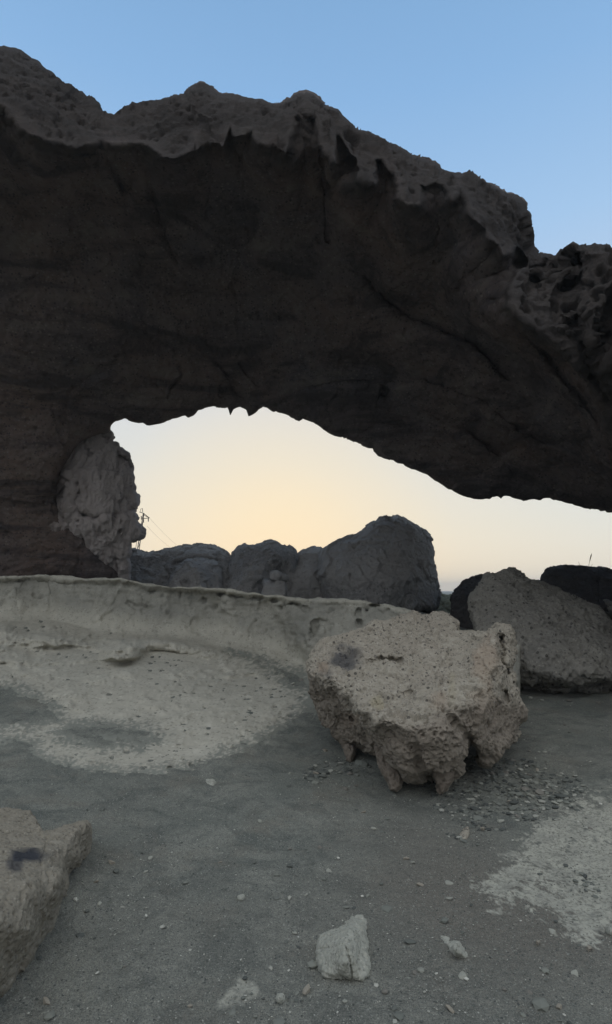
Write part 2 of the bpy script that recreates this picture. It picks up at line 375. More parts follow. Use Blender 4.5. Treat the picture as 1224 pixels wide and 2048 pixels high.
def ledge():
    top = [(x, float(Lc(x))) for x in (-900, -500, -100, 0, 30, 60, 100, 150, 190, 228, 236, 243, 252, 275, 300, 325, 345, 370, 400, 435, 470, 505, 540, 570, 600, 650, 700, 740, 770, 800, 830, 865, 900, 960, 1040)]
    out = fractal(top, 1.5, 7, 3, closed=False) + [(1040, 1440), (700, 1430), (640, 1420), (600, 1480), (440, 1560), (250, 1580), (-60, 1560), (-500, 1480), (-900, 1400)]
    yg = {}
    xs = np.arange(-900, 1100, 10.0); yb = YG(xs, Bc(xs)); YB = lambda x: np.interp(x, xs, yb)
    def n2(px, py, f, seed, o=4): return fbm(np.stack([px, py, px * 0], -1), f, o, seed)
    def D(px, py):
        B = Bc(px); L = Lc(px); wall = py < B
        yg = YG(px, np.maximum(py, B)); t = np.clip((B - py) / (B - L), 0, 1)
        # wall: hollow behind the foot, overhanging thin rim
        hol = .25 * np.sin(np.pi * np.clip(t, 0, 1)) * sstep(150, 420, px) * (1 - .8 * sstep(560, 620, px))
        Y = yg + t * .55 + hol - .20 * sstep(.86, 1.0, t + .05 * n2(px, py * 0, .05, 93))
        # buttress, ribs and alcoves towards the right end
        Y -= .45 * sstep(545, 600, px + (py - 1250) * -.35 + n2(px, py, .03, 3) * 12) * np.sin(np.pi * np.clip(t * .9 + .1, 0, 1))
        def pocket(x, y, a, b, dep, ang=0):
            c, s = math.cos(ang), math.sin(ang); u = ((px - x) * c + (py - y) * s) / a; v = (-(px - x) * s + (py - y) * c) / b
            q = u * u + v * v + n2(px, py, .06, 8) * .6
            return dep * (1 - sstep(.25, 1.1, q))
        Y += pocket(648, 1262, 26, 30, .13, .3) + pocket(626, 1262, 9, 24, .14, .2) + pocket(718, 1246, 9, 8, .15) + pocket(717, 1222, 5, 6, .1) + pocket(752, 1212, 14, 4, .2, .1) + pocket(735, 1222, 4, 3, .1)
        for (x, y, a) in ((515, 1190, 16), (548, 1196, 9), (590, 1204, 14), (612, 1212, 12), (475, 1187, 15), (445, 1184, 12)): Y += pocket(x, y + 5, a, 5, .16, .12)
        # rib running down the wall
        dr, _, _ = seg_dist(px, py, [(243, 1168), (222, 1200), (205, 1228), (190, 1240)]); Y -= .08 * np.exp(-(dr / 6) ** 2) 
        fl = n2(px, py * .45, .035, 91, 4); Y += .13 * fl * sstep(0, .3, t) * (1 - sstep(.85, 1, t)) + .10 * n2(px, py, .012, 92, 3) * sstep(0, .4, t)
        # bench edge and lumps on the apron
        def bump(x, y, a, b, h, ang=0, p=2):
            c, s = math.cos(ang), math.sin(ang); u = ((px - x) * c + (py - y) * s) / a; v = (-(px - x) * s + (py - y) * c) / b
            return h * np.exp(-(u * u + v * v) ** (p / 2))
        h = .45 * (bump(247, 1306, 44, 18, .17, -.05, 5) + bump(300, 1287, 110, 13, .10, .12, 3) + bump(90, 1282, 110, 16, .10, .15, 3) - bump(165, 1305, 60, 10, .12, .12) - bump(240, 1330, 70, 9, .09) - bump(340, 1312, 80, 12, .09, .1))
        h += .035 * n2(px, py * 2.2, .02, 17) + .012 * n2(px, py * 2, .08, 18)
        pd = sdpoly(px, py, PALE_L) + n2(px, py * 2.0, .05, 4, 5) * 13 + n2(px, py * 3.5, .25, 5, 2) * 6 + 4
        hole = ((px - 215) / 92) ** 2 + ((py - 1470) / 29) ** 2 + n2(px, py * 2.4, .035, 41, 4) * .9
        blot = ((px - 238) / 34) ** 2 + ((py - 1474) / 9) ** 2 + n2(px, py * 3, .08, 42) * 1.5
        pd = np.minimum(pd, np.maximum((hole - 1) * 9, (.6 - blot) * 12))
        hm = np.where(pd > 0, np.minimum(.003 + pd * .0002, .008), np.maximum(.003 + pd * .0008, np.where(hole < 1.4, -.009, -.04))); h = np.maximum(h, -.6 * np.maximum(hm, 0))
        dz = h * sstep(-10, 14, py - B) * sstep(0, 30, pd + 5) + np.where(py > B + 2, hm, .008)
        _, ry, rz = ray(px, py); tand = np.maximum(-rz / ry, .11)
        return Y - dz * sstep(-14, 6, py - B) / tand
    def disp(V, px, py, d, fr):
        t = np.clip((Bc(px) - py) / 60, 0, 1)
        return gnoise(V[:, 0], V[:, 1]) * (1 - sstep(0, .3, t)) + fbm(V, 1.6, 4, 2) * .07 * t + facets(V * [1, 1, .6], 3, 94) * .25 * t + fbm(V * [.5, .5, 5], 2.2, 4, 97, .6, True) * .035 * t + fbm(V, 9, 4, 3, .6) * (.004 + .022 * t) - pits(V, 5, .4, .12, .42, 4) * .8 * t - pits(V, 12, .3, .12, .45, 6) * .7 + fbm(V, 60, 2, 12) * .0025
    def wall_shade(px, py):
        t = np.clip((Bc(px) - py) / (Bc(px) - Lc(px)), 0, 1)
        return np.clip(.55 * sstep(.15, .5, t) * (1 - sstep(.9, 1, t)) + .35 * n2(px, py, .02, 77) * (t > 0), 0, .8)  # shade below the rim painted into the wall colour, plus random mottling
    def sandf(px, py):
        pd = sdpoly(px, py, PALE_L) + n2(px, py * 2.0, .05, 4, 5) * 13 + 4
        hole = ((px - 215) / 92) ** 2 + ((py - 1470) / 29) ** 2 + n2(px, py * 2.4, .035, 41, 4) * .9
        pd = np.minimum(pd, (hole - 1) * 22)
        return (py > Bc(px)) * np.clip(1 - sstep(0, 22, pd + 30 * n2(px, py * 3, .22, 19, 3)), 0, 1) * .85
    o = relief('rock_ledge', out, D, 2.3, 5, .05, 2.6, M_LEDGE, disp, attrs={'grey': wall_shade, 'sand': sandf}, wb=40)
    tag(o, 'long pale eroded rock ledge with thin overhanging rim and smooth apron running into the sand', 'rock ledge')
ledge()

# ---------------------------------------------------------------- the arch
TOP = [(-900, 60), (-500, 40), (-200, 70), (-40, 96), (2, 92), (8, 90), (20, 94), (42, 98), (60, 110), (80, 122), (95, 136), (112, 149), (130, 166), (150, 176), (165, 184), (182, 198), (200, 217), (214, 229), (226, 233), (240, 226), (252, 217), (275, 209), (300, 202), (322, 200), (340, 194), (355, 190), (368, 188), (372, 180), (388, 170), (404, 165), (416, 170), (430, 181), (445, 189), (462, 187), (480, 190), (505, 196), (530, 202), (556, 210), (566, 206), (580, 200), (592, 191), (605, 187), (624, 188), (637, 200), (648, 214), (662, 216), (677, 222), (688, 236), (702, 250), (712, 260), (730, 265), (745, 271), (765, 280), (790, 292), (815, 306), (840, 319), (860, 326), (872, 330), (885, 340), (905, 346), (925, 347), (948, 350), (962, 358), (980, 367), (1000, 377), (1015, 386), (1028, 388), (1044, 396), (1054, 408), (1056, 422), (1062, 430), (1063, 446), (1066, 462), (1067, 480), (1068, 494), (1078, 504), (1096, 505), (1110, 507), (1120, 496), (1130, 490), (1150, 486), (1168, 484), (1190, 483), (1196, 486), (1214, 484), (1224, 492), (1300, 520), (1450, 600), (1700, 760), (2100, 1000), (2400, 1250), (2500, 1500)]
BOT = [(1900, 1560), (1800, 1400), (1650, 1200), (1450, 1085), (1300, 1043), (1224, 1026), (1180, 1017), (1150, 1010), (1120, 1003), (1106, 1001), (1100, 998), (1090, 998), (1082, 1004), (1068, 1001), (1058, 1002), (1046, 1005), (1034, 1000), (1020, 995), (1008, 994), (1003, 1000), (992, 995), (985, 996), (980, 1000), (960, 1000), (935, 996), (915, 989), (895, 980), (878, 967), (860, 955), (840, 944), (820, 938), (806, 928), (798, 927), (785, 920), (772, 917), (760, 908), (746, 890), (738, 891), (722, 885), (700, 879), (680, 873), (660, 866), (645, 856), (628, 844), (612, 839), (605, 836), (598, 842), (590, 838), (582, 834), (575, 829), (560, 825), (552, 821), (547, 823), (542, 820), (534, 814), (526, 813), (517, 818), (508, 828), (497, 833), (495, 828), (492, 820), (480, 815), (473, 818), (469, 820), (465, 828), (462, 832), (458, 831), (457, 827), (455, 822), (452, 817), (425, 815), (410, 818), (398, 823), (388, 833), (376, 838), (370, 833), (352, 840), (336, 844), (318, 851), (300, 854), (292, 853), (286, 848), (270, 847), (262, 844), (250, 839), (242, 842), (232, 845), (222, 853), (220, 862), (208, 868), (200, 868), (190, 872), (170, 880), (150, 900), (130, 930), (118, 965), (116, 1000), (128, 1030), (150, 1052), (172, 1070), (184, 1090), (196, 1108), (214, 1125), (230, 1140), (244, 1162), (240, 1172), (-200, 1172), (-900, 1172)]
LIP = [(-1000, 100), (-400, 170), (-100, 200), (0, 214), (13, 219), (25, 238), (42, 260), (62, 270), (85, 277), (105, 287), (125, 289), (150, 296), (185, 290), (207, 281), (214, 287), (240, 289), (270, 288), (292, 292), (310, 302), (322, 314), (336, 316), (348, 319), (362, 312), (375, 306), (386, 302), (388, 264), (391, 264), (393, 301), (405, 292), (420, 286), (438, 288), (446, 296), (452, 280), (457, 262), (461, 252), (465, 270), (470, 275), (490, 270), (505, 262), (512, 283), (520, 290), (545, 290), (560, 299), (571, 309), (576, 290), (582, 262), (584, 240), (595, 233), (612, 231), (632, 237), (637, 262), (640, 290), (650, 310), (660, 316), (664, 327), (668, 325), (669, 290), (672, 256), (678, 268), (690, 290), (700, 308), (712, 318), (714, 324), (715, 362), (728, 370), (748, 369), (750, 320), (764, 318), (785, 345), (794, 366), (797, 396), (812, 410), (832, 412), (838, 410), (838, 368), (850, 372), (872, 363), (890, 372), (899, 384), (904, 402), (912, 390), (916, 358), (922, 370), (930, 392), (938, 430), (956, 446), (972, 458), (979, 482), (998, 489), (1005, 512), (1018, 508), (1031, 489), (1047, 502), (1058, 518), (1052, 532), (1036, 546), (1028, 562), (1020, 590), (1019, 612), (1030, 632), (1050, 645), (1070, 656), (1092, 672), (1120, 700), (1155, 742), (1190, 785), (1224, 830), (1300, 940), (1500, 1010), (1800, 1180), (2400, 1500)]
LIT = LIP + [(2400, -400), (-1000, -400)]
Dc = rbf([(-800, 250, 7.6), (-800, 700, 10.4), (-800, 1170, 13.2), (0, 240, 7.9), (0, 450, 9.2), (0, 650, 10.4), (0, 850, 11.5), (0, 1000, 12.4), (0, 1170, 13.4), (200, 330, 8.6), (200, 500, 9.8), (200, 700, 11.1), (120, 900, 12.0), (200, 860, 12.6), (200, 1120, 13.3), (120, 1040, 12.8),
          (350, 350, 8.7), (350, 600, 10.8), (350, 760, 12.2), (350, 840, 13.0), (500, 330, 8.4), (500, 550, 10.3), (500, 700, 11.8), (500, 820, 13.0), (610, 260, 7.6), (640, 400, 8.7), (650, 600, 10.2), (650, 760, 11.8), (650, 860, 12.8),
          (800, 430, 8.2), (800, 600, 9.6), (800, 760, 11.2), (800, 930, 12.6), (950, 500, 7.9), (950, 680, 9.4), (950, 850, 11.0), (950, 1000, 12.2), (1060, 560, 7.7), (1100, 760, 8.9), (1100, 900, 10.4), (1100, 1003, 11.6), (1224, 860, 8.6), (1224, 1026, 10.9), (1500, 1060, 9.5), (1900, 1400, 7.5), (2400, 1500, 7)], 'tps')
Df = rbf([(-900, 60, 8.6), (-900, 200, 7.3), (0, 95, 8.3), (0, 210, 7.2), (120, 170, 8.2), (120, 285, 7.3), (220, 235, 8.2), (220, 285, 7.5), (340, 195, 8.0), (340, 315, 7.1), (400, 170, 8.0), (400, 290, 7.2), (460, 190, 7.8), (460, 250, 7.2), (570, 210, 7.7), (570, 305, 6.9),
          (610, 190, 7.7), (610, 230, 7.2), (660, 225, 7.5), (655, 320, 6.9), (730, 268, 7.5), (730, 365, 6.9), (820, 310, 7.5), (820, 410, 6.8), (910, 350, 7.4), (905, 400, 6.9), (1000, 380, 7.2), (960, 440, 6.8), (1050, 410, 7.4), (1010, 500, 6.8), (1065, 500, 7.6), (1100, 510, 7.4), (1100, 600, 6.4), (1040, 620, 6.5), (1160, 490, 6.6), (1160, 620, 6.2),
          (1224, 490, 6.4), (1224, 700, 6.1), (1224, 820, 6.9), (1500, 700, 5.6), (1900, 1000, 5), (2400, 1400, 5)], 'tps')
CRACKS = [([(680, 520), (700, 540), (720, 555), (742, 580), (758, 600), (775, 620), (800, 640), (850, 655), (900, 672), (940, 690), (985, 730), (1040, 780)], 12, .05, .09),
          ([(560, 800), (600, 785), (640, 772), (680, 764), (760, 764), (800, 768), (850, 764), (880, 772), (920, 790), (960, 800), (990, 830), (1020, 850), (1090, 885), (1130, 900)], 4, .08, .07),
          ([(360, 735), (364, 750), (350, 768), (340, 778), (335, 795)], 2.5, .12, 0), ([(452, 760), (446, 775), (441, 795)], 2, .10, 0),
          ([(395, 690), (415, 710), (432, 730), (455, 755), (470, 775), (492, 795)], 8, .16, .12), ([(482, 728), (495, 745), (510, 758), (516, 768)], 5, .20, .08),
          ([(1030, 640), (1060, 680), (1100, 730), (1150, 790), (1224, 880)], 16, .08, .08), ([(1140, 640), (1160, 700), (1190, 760), (1224, 800)], 24, .14, 0),
          ([(300, 330), (310, 400), (330, 470), (360, 520)], 18, .16, 0), ([(640, 300), (650, 400), (655, 480)], 5, .1, 0), ([(230, 330), (260, 420), (290, 500)], 14, .1, 0),
          ([(875, 850), (920, 860), (960, 885), (1000, 910), (1030, 950)], 6, .10, .1), ([(700, 880), (760, 850), (840, 850)], 20, .08, .08)]
def arch_rock_disp(V, px, py, d, fr):
    n = len(px) // 2; x0 = px[:n].astype(np.float32); y0 = py[:n].astype(np.float32)
    ld, _, _ = seg_dist(x0, y0, LIP); ls = np.where(inside(x0, y0, LIT), ld, -ld); ls = np.r_[ls, ls]; lit = sstep(-6, 4, ls)
    soft = .35 + .65 * sstep(2, 14, np.abs(ls))
    a = fbm(V, .55, 4, 60) * .30 + fbm(V, 3.2, 4, 61, .55, True) * .05 + fbm(V, 14, 3, 62, .6) * .018
    p = pits(V, 2.2, .12, .15, .45, 63) * .5 + pits(V, 8, .42, .2, .5, 64) * .8
    right = sstep(1000, 1060, px) * lit
    return soft * (a * (1 - .25 * lit) - p * (.5 + .7 * lit) - right * pits(V, 5, .9, .25, .6, 66) * .9 + lit * fbm(V, 9, 4, 65, .65) * .03 + lit * (facets(V, 1.1, 80) * .14 + facets(V, 4, 81) * .22) + (1 - lit) * (facets(V, .5, 82) * .10 + facets(V, 1.8, 83) * .10))
def arch():
    root = empty('rock_arch', (0, 10, 1))
    tag(root, 'huge dark natural rock arch spanning over the sand with jagged crest and overhanging lip', 'rock arch')
    root.location = (0, 0, 0)
    out = fractal(TOP, 2.0, 6, 11, closed=False) + fractal(BOT, 1.1, 6, 12, closed=False)
    lip = fractal(LIP, 1.6, 8, 13, closed=False); lit_poly = lip + [(2400, -400), (-1000, -400)]
    def D(px, py):
        d, _, _ = seg_dist(px, py, lip); ins = inside(px.astype(np.float32), py.astype(np.float32), lit_poly)
        s = np.where(ins, d, -d); 
        f = Df(px, py); c = Dc(px, py); c = np.maximum(c, f + .12); c = f + (c - f) * (.14 + .86 * (1 - np.exp(-np.maximum(-s, 0) / 60)))
        k = sstep(-7, 2, s); Y = c * (1 - k) + f * k
        Y = Y - .08 * np.exp(-(np.where(ins, d, d * 3) / 12) ** 2)          # thick rounded lip
        for pts, w_, g, st in CRACKS:
            dd, bx, by = seg_dist(px, py, pts)
            Y = Y + (.5 if st else 1) * g * np.exp(-(dd / (w_ * .7)) ** 2)
            if st:
                side = np.where(py > np.interp(px, [p[0] for p in pts], [p[1] for p in pts]), 1, -1)
                Y = Y - 1.5 * st * side * np.exp(-(dd / (w_ * 9)) ** 2) * sstep(-w_ * .4, w_ * .4, dd) * sstep(0, 70, px - pts[0][0]) * sstep(0, 70, pts[-1][0] - px)
        # hollows in the porous mass on the right
        for x, y, a, b, dep, an in ((1143, 521, 10, 19, .55, .1), (1128, 600, 26, 62, .32, .35), (1228, 640, 34, 90, .45, .3), (1088, 528, 26, 9, .12, -.3), (1150, 650, 16, 22, .15, .6), (770, 785, 14, 16, .3, .5), (1068, 560, 12, 16, .3, .3), (757, 796, 5, 10, .3, .6)):
            c_, s_ = math.cos(an), math.sin(an); u = ((px - x) * c_ + (py - y) * s_) / a; v = (-(px - x) * s_ + (py - y) * c_) / b
            Y = Y + dep * (1 - sstep(.2, 1.25, u * u + v * v))
        # broad flutes of the ceiling fanning to the lower right
        fl = np.sin((px * .62 - py * .78) / 26 + .6 * np.sin(px / 90)); Y = Y + .11 * fl * sstep(620, 760, px) * (1 - k)
        fl2 = np.sin(px / 23 + np.sin(py / 40)); Y = Y + .06 * fl2 * (1 - sstep(480, 620, py)) * (1 - k)
        return Y
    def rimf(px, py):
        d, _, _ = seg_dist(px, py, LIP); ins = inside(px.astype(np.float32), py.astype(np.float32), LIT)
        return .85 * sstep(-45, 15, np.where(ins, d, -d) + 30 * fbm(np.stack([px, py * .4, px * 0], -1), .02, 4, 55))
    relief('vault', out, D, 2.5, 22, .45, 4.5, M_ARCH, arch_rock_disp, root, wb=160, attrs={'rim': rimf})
    # far pillar of the left leg
    PR = [(60, 850), (150, 846), (205, 852), (221, 860), (228, 868), (229, 875), (226, 882), (233, 884), (237, 887), (238, 893), (245, 896), (251, 902), (259, 906), (262, 913), (261, 918), (266, 928), (268, 938), (266, 944), (269, 955), (268, 966), (272, 974), (270, 982), (276, 990), (280, 998), (279, 1010), (270, 1018), (271, 1025), (278, 1031), (279, 1037), (275, 1041), (283, 1049), (292, 1058), (292, 1067), (289, 1076), (282, 1079), (272, 1083), (264, 1085), (263, 1095), (262, 1110), (257, 1116), (261, 1130), (262, 1160), (262, 1185), (60, 1185)]
    P0 = rbf([(60, 860, 12.7), (60, 1180, 13.6), (130, 930, 12.75), (130, 1050, 13.0), (220, 870, 13.3), (190, 950, 12.75), (240, 950, 13.2), (268, 950, 13.8), (200, 1030, 12.8), (270, 1010, 13.5), (220, 1070, 13.1), (288, 1062, 13.5), (240, 1110, 13.4), (260, 1150, 13.7), (180, 1180, 13.9)], 'lin')
    def PD(px, py):
        Y = P0(px, py)
        for pts, w_, g in (([(178, 905), (168, 935), (140, 960), (118, 990)], 5, .25), ([(150, 900), (140, 930), (125, 955)], 4, .2), ([(160, 985), (150, 1010), (165, 1030)], 5, .2), ([(163, 1028), (190, 1036), (215, 1025), (240, 1030), (265, 1018)], 4, .22), ([(236, 912), (246, 918)], 5, .4), ([(252, 918), (258, 934)], 5, .4), ([(226, 940), (228, 948)], 2, .2)):
            dd, _, _ = seg_dist(px, py, pts); Y = Y + g * np.exp(-(dd / w_) ** 2)
        return Y
    relief('pillar', fractal(PR, 1.3, 5, 15), PD, 1.6, 9, .35, 2.5, M_ARCH, lambda V, px, py, d, fr: fbm(V * [1.8, 1, .5], 2.2, 5, 70, .6, True) * .14 + facets(V * [1.5, 1, .7], 1.6, 73) * .3 + facets(V * [1.5, 1, .7], 5, 74) * .25 + fbm(V, 12, 3, 71, .6) * .03 - pits(V, 5, .4, .1, .4, 72), root, wb=60, attrs={'skylit': lambda px, py: .85 * sstep(95, 175, px + (py - 1000) * .12 + 60 * fbm(np.stack([px, py * .35, px * 0], -1), .035, 4, 57))})  # light from the opening painted on as paler rock, fading to the left
arch()

# ---------------------------------------------------------------- boulders
def boulder(name, label, outline, lms, step, w, r, Tb, mat, amp=.05, f0=1.2, pit=0, pf=8, seed=0, frac=1.2, kern='lin', cracks=(), attrs=None, wb=None, cat='boulder', group=None, minlen=6, parent=None, fac=.3, vox=2.2):
    out = fractal(outline, frac, minlen, seed); base = rbf(lms, kern)
    def D(px, py):
        Y = base(px, py)
        for pts, w_, g in cracks:
            dd, _, _ = seg_dist(px, py, pts); Y = Y + g * np.exp(-(dd / w_) ** 2)
        return Y
    def disp(V, px, py, d, fr):
        fac_ = fac if mat is not M_BACK else fac * 1.1; a0 = -.15 * amp if parent else 0
        a = a0 + fbm(V, f0, 4, seed + 1) * amp + fbm(V, f0 * 5, 4, seed + 2, .6, True) * amp * .4 + fbm(V, f0 * 22, 3, seed + 3, .6) * amp * .16 + fac_ * (facets(V, f0 * 2, seed + 30) * .8 + facets(V, f0 * 6, seed + 31))
        if pit: a = a - pit * 1.15 * (pits(V, pf * 1.1, .10, .12, .42, seed + 4) + pits(V, pf * 2.4, .34, .2, .48, seed + 5) + 1.0 * pits(V, pf * 5.4, .5, .3, .6, seed + 6))
        return a
    o = relief(name, out, D, max(step * 1.3, 1.5), w, r, Tb, mat, disp, parent, attrs=attrs, wb=wb, vox=vox)
    return o if parent else tag(o, label, cat, group)

def blob(x, y, a, b, st=1.0, n=.6, seed=1):
    def f(px, py):
        q = ((px - x) / a) ** 2 + ((py - y) / b) ** 2 + fbm(np.stack([px, py, px * 0], -1), .06, 4, seed) * n
        return st * (1 - sstep(.0, 1.2, q))
    return f
def blobs(*fs): return lambda px, py: np.clip(sum(f(px, py) for f in fs), 0, 1)

# pitted foreground boulder standing on its teeth
BO = [(612, 1330), (622, 1309), (638, 1288), (650, 1278), (664, 1273), (690, 1267), (713, 1260), (730, 1249), (747, 1238), (757, 1237), (769, 1241), (788, 1234), (800, 1227), (822, 1222), (840, 1227), (856, 1228), (866, 1224), (878, 1223), (890, 1227), (901, 1234), (912, 1242), (916, 1250), (920, 1260), (945, 1262), (972, 1262), (985, 1252), (998, 1243), (1010, 1250), (1027, 1260), (1029, 1275), (1025, 1292), (1030, 1310), (1028, 1325), (1020, 1338), (1027, 1350), (1025, 1365), (1032, 1384), (1038, 1400), (1045, 1414), (1048, 1433), (1038, 1446), (1036, 1458), (1032, 1478), (1017, 1495), (1006, 1497), (995, 1508), (976, 1527), (963, 1525), (958, 1508), (953, 1493), (940, 1479), (931, 1500), (923, 1523), (919, 1538), (905, 1552), (886, 1556), (863, 1550), (850, 1553), (840, 1563), (825, 1565), (807, 1557), (788, 1531), (774, 1512), (754, 1506), (742, 1504), (731, 1501), (720, 1493), (700, 1490), (686, 1486), (668, 1469), (641, 1425), (632, 1405), (622, 1384), (615, 1356)]
soot = blobs(blob(690, 1310, 42, 34, .8, .9, 3), blob(655, 1345, 16, 12, .4, .5, 4))
rust = blobs(blob(972, 1325, 30, 60, .35, .8, 5), blob(878, 1400, 26, 20, .3, .8, 6), blob(970, 1420, 44, 50, .25, .9, 7), blob(642, 1330, 14, 18, .35, .7, 8), blob(700, 1440, 24, 18, .4, .8, 9))
ochre = blobs(blob(753, 1407, 18, 14, .35, .6, 10), blob(905, 1380, 10, 40, .2, .6, 11))
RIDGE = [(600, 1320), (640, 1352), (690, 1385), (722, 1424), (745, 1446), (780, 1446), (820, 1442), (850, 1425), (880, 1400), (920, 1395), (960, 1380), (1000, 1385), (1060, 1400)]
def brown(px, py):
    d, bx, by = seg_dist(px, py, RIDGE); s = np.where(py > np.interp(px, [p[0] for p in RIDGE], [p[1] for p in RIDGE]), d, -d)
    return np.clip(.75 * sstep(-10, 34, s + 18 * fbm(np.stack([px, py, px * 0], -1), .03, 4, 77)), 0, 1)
yl = lambda px, py, off=0: float(YG(np.array([px], float), np.array([py], float))[0]) + off
PB = empty('pitted_boulder'); tag(PB, 'large pale pitted boulder perched on pointed teeth, dark soot spot on its upper left', 'boulder')
boulder('body', '', BO,
        [(615, 1330, 5.75), (650, 1280, 6.05), (720, 1255, 6.3), (820, 1225, 6.6), (880, 1226, 6.65), (930, 1262, 6.2), (1000, 1247, 6.15), (1027, 1262, 6.0),
         (619, 1347, 5.55), (656, 1358, 5.25), (690, 1388, 4.98), (724, 1422, 4.72), (750, 1450, 4.58), (780, 1444, 4.50), (840, 1425, 4.58), (878, 1398, 4.66), (927, 1405, 4.62), (961, 1352, 4.95), (990, 1330, 5.05), (985, 1275, 5.7), (1000, 1400, 4.95), (1044, 1425, 5.45),
         (760, 1340, 5.4), (860, 1320, 5.5), (800, 1280, 6.0), (920, 1330, 5.35), (700, 1310, 5.75), (800, 1390, 4.98), (740, 1385, 5.0),
         (630, 1400, 5.85), (660, 1430, 5.65), (690, 1440, 5.5), (690, 1475, 5.6), (730, 1480, 5.35), (752, 1500, 5.2), (775, 1505, 4.75), (800, 1545, 4.72), (830, 1560, 4.72), (850, 1500, 4.50), (885, 1500, 4.48), (900, 1545, 4.66), (925, 1480, 4.60), (955, 1470, 4.72), (985, 1490, 4.85), (965, 1520, 4.95), (1025, 1480, 5.2), (1020, 1330, 5.7), (1025, 1300, 5.9)],
        1.05, 9, .15, 1.25, M_BOULD, .06, 1.6, .95, 8, 100, 1.6,
        cracks=(([(742, 1326), (765, 1322), (800, 1324)], 9, .16), ([(1002, 1275), (1004, 1330), (1016, 1350)], 6, .35), ([(816, 1385), (822, 1389)], 7, .09), ([(975, 1272), (950, 1280), (920, 1270)], 7, .10),
                ([(1008, 1382), (1014, 1400)], 5, .15), ([(940, 1480), (942, 1492)], 8, .3), ([(660, 1395), (700, 1430), (735, 1470), (752, 1500)], 12, .10), ([(630, 1370), (650, 1400)], 7, .06), ([(704, 1436), (706, 1440)], 4, .14), ([(780, 1470), (830, 1500), (845, 1540)], 10, .06), ([(905, 1440), (930, 1470)], 8, .06)),
        attrs={'soot': soot, 'rust': rust, 'ochre': ochre, 'brown': brown}, wb=110, parent=PB, fac=.35, vox=1.7)
def tooth(outl, y0, dy, seed):
    c = np.array(outl).mean(0); b = max(outl, key=lambda p: p[1]); lm = [(x, y, y0 + dy * (y - outl[0][1]) / (b[1] - outl[0][1])) for x, y in outl] + [(c[0], c[1], y0 + dy * .5 - .06)]
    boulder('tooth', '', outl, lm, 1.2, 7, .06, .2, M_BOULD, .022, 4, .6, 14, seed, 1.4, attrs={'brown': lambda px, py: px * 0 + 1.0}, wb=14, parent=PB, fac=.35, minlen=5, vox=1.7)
tooth([(746, 1490), (790, 1490), (796, 1530), (807, 1550), (804, 1574), (793, 1585), (778, 1583), (772, 1560), (757, 1530)], 5.05, yl(788, 1584) - 5.05 - .02, 171)
tooth([(850, 1520), (926, 1515), (918, 1545), (906, 1562), (895, 1580), (885, 1592), (874, 1578), (864, 1556)], 4.80, yl(885, 1590) - 4.80 - .02, 172)
tooth([(682, 1470), (720, 1475), (714, 1495), (708, 1512), (701, 1525), (692, 1516), (686, 1494)], 5.75, yl(700, 1524) - 5.75 - .02, 173)

boulder('sloping_boulder', 'big brownish grey sloping boulder with an undercut base right behind the pitted boulder',
        [(945, 1240), (942, 1215), (948, 1190), (962, 1170), (972, 1155), (985, 1150), (998, 1148), (1008, 1142), (1022, 1140), (1032, 1142), (1045, 1150), (1056, 1158), (1072, 1160), (1086, 1164), (1110, 1176), (1135, 1190), (1160, 1204), (1185, 1212), (1205, 1224), (1218, 1242), (1228, 1262), (1250, 1300), (1255, 1350), (1240, 1378), (1215, 1385), (1180, 1388), (1150, 1380), (1120, 1385), (1080, 1386), (1050, 1380), (1025, 1372), (990, 1350), (960, 1300)],
        [(945, 1215, 9.3), (1020, 1142, 10.0), (1100, 1172, 9.8), (1180, 1212, 9.4), (1225, 1260, 9.0), (1000, 1200, 9.1), (1060, 1240, 8.6), (1120, 1280, 8.2), (1180, 1320, 7.9), (1060, 1340, 8.0), (1120, 1355, 7.75), (1190, 1350, 7.65), (1240, 1340, 7.8), (1120, 1384, yl(1120, 1388, -.1)), (1190, 1386, yl(1190, 1388, -.1)), (1040, 1380, yl(1040, 1385, 0)), (1000, 1300, 8.5)],
        1.7, 16, .3, 2.0, M_GREY, .11, .9, .8, 5, 120, 1.2, cracks=(([(1040, 1372), (1080, 1376), (1120, 1370), (1150, 1374), (1230, 1376)], 6, .22), ([(1100, 1190), (1130, 1205), (1165, 1222)], 4, .10)), wb=90)
boulder('dark_boulder', 'dark rounded boulder half hidden behind the sloping boulder left of it',
        [(900, 1270), (902, 1200), (910, 1182), (922, 1170), (935, 1160), (952, 1155), (972, 1152), (1000, 1150), (1030, 1180), (1030, 1280)],
        [(900, 1200, 14.3), (940, 1160, 14.6), (940, 1210, 13.7), (1000, 1240, 13.5), (930, 1265, 13.7)], 1.8, 14, .5, 2.0, M_DARK, .12, .8, .3, 4, 130)
boulder('low_boulder', 'low green tinged boulder in the gap between tall boulder and dark rounded boulder',
        [(850, 1270), (855, 1200), (872, 1192), (882, 1189), (892, 1192), (908, 1190), (925, 1200), (930, 1270)],
        [(860, 1200, 17.2), (890, 1192, 17.6), (890, 1230, 16.5), (910, 1260, 16.5)], 1.8, 10, .4, 1.5, rock_material('mossy_rock', (.12, .125, .09), (.09, .10, .08), (.05, .05, .045), (.2, .2, .14), 1, 12), .08, .8, 0, 4, 131)
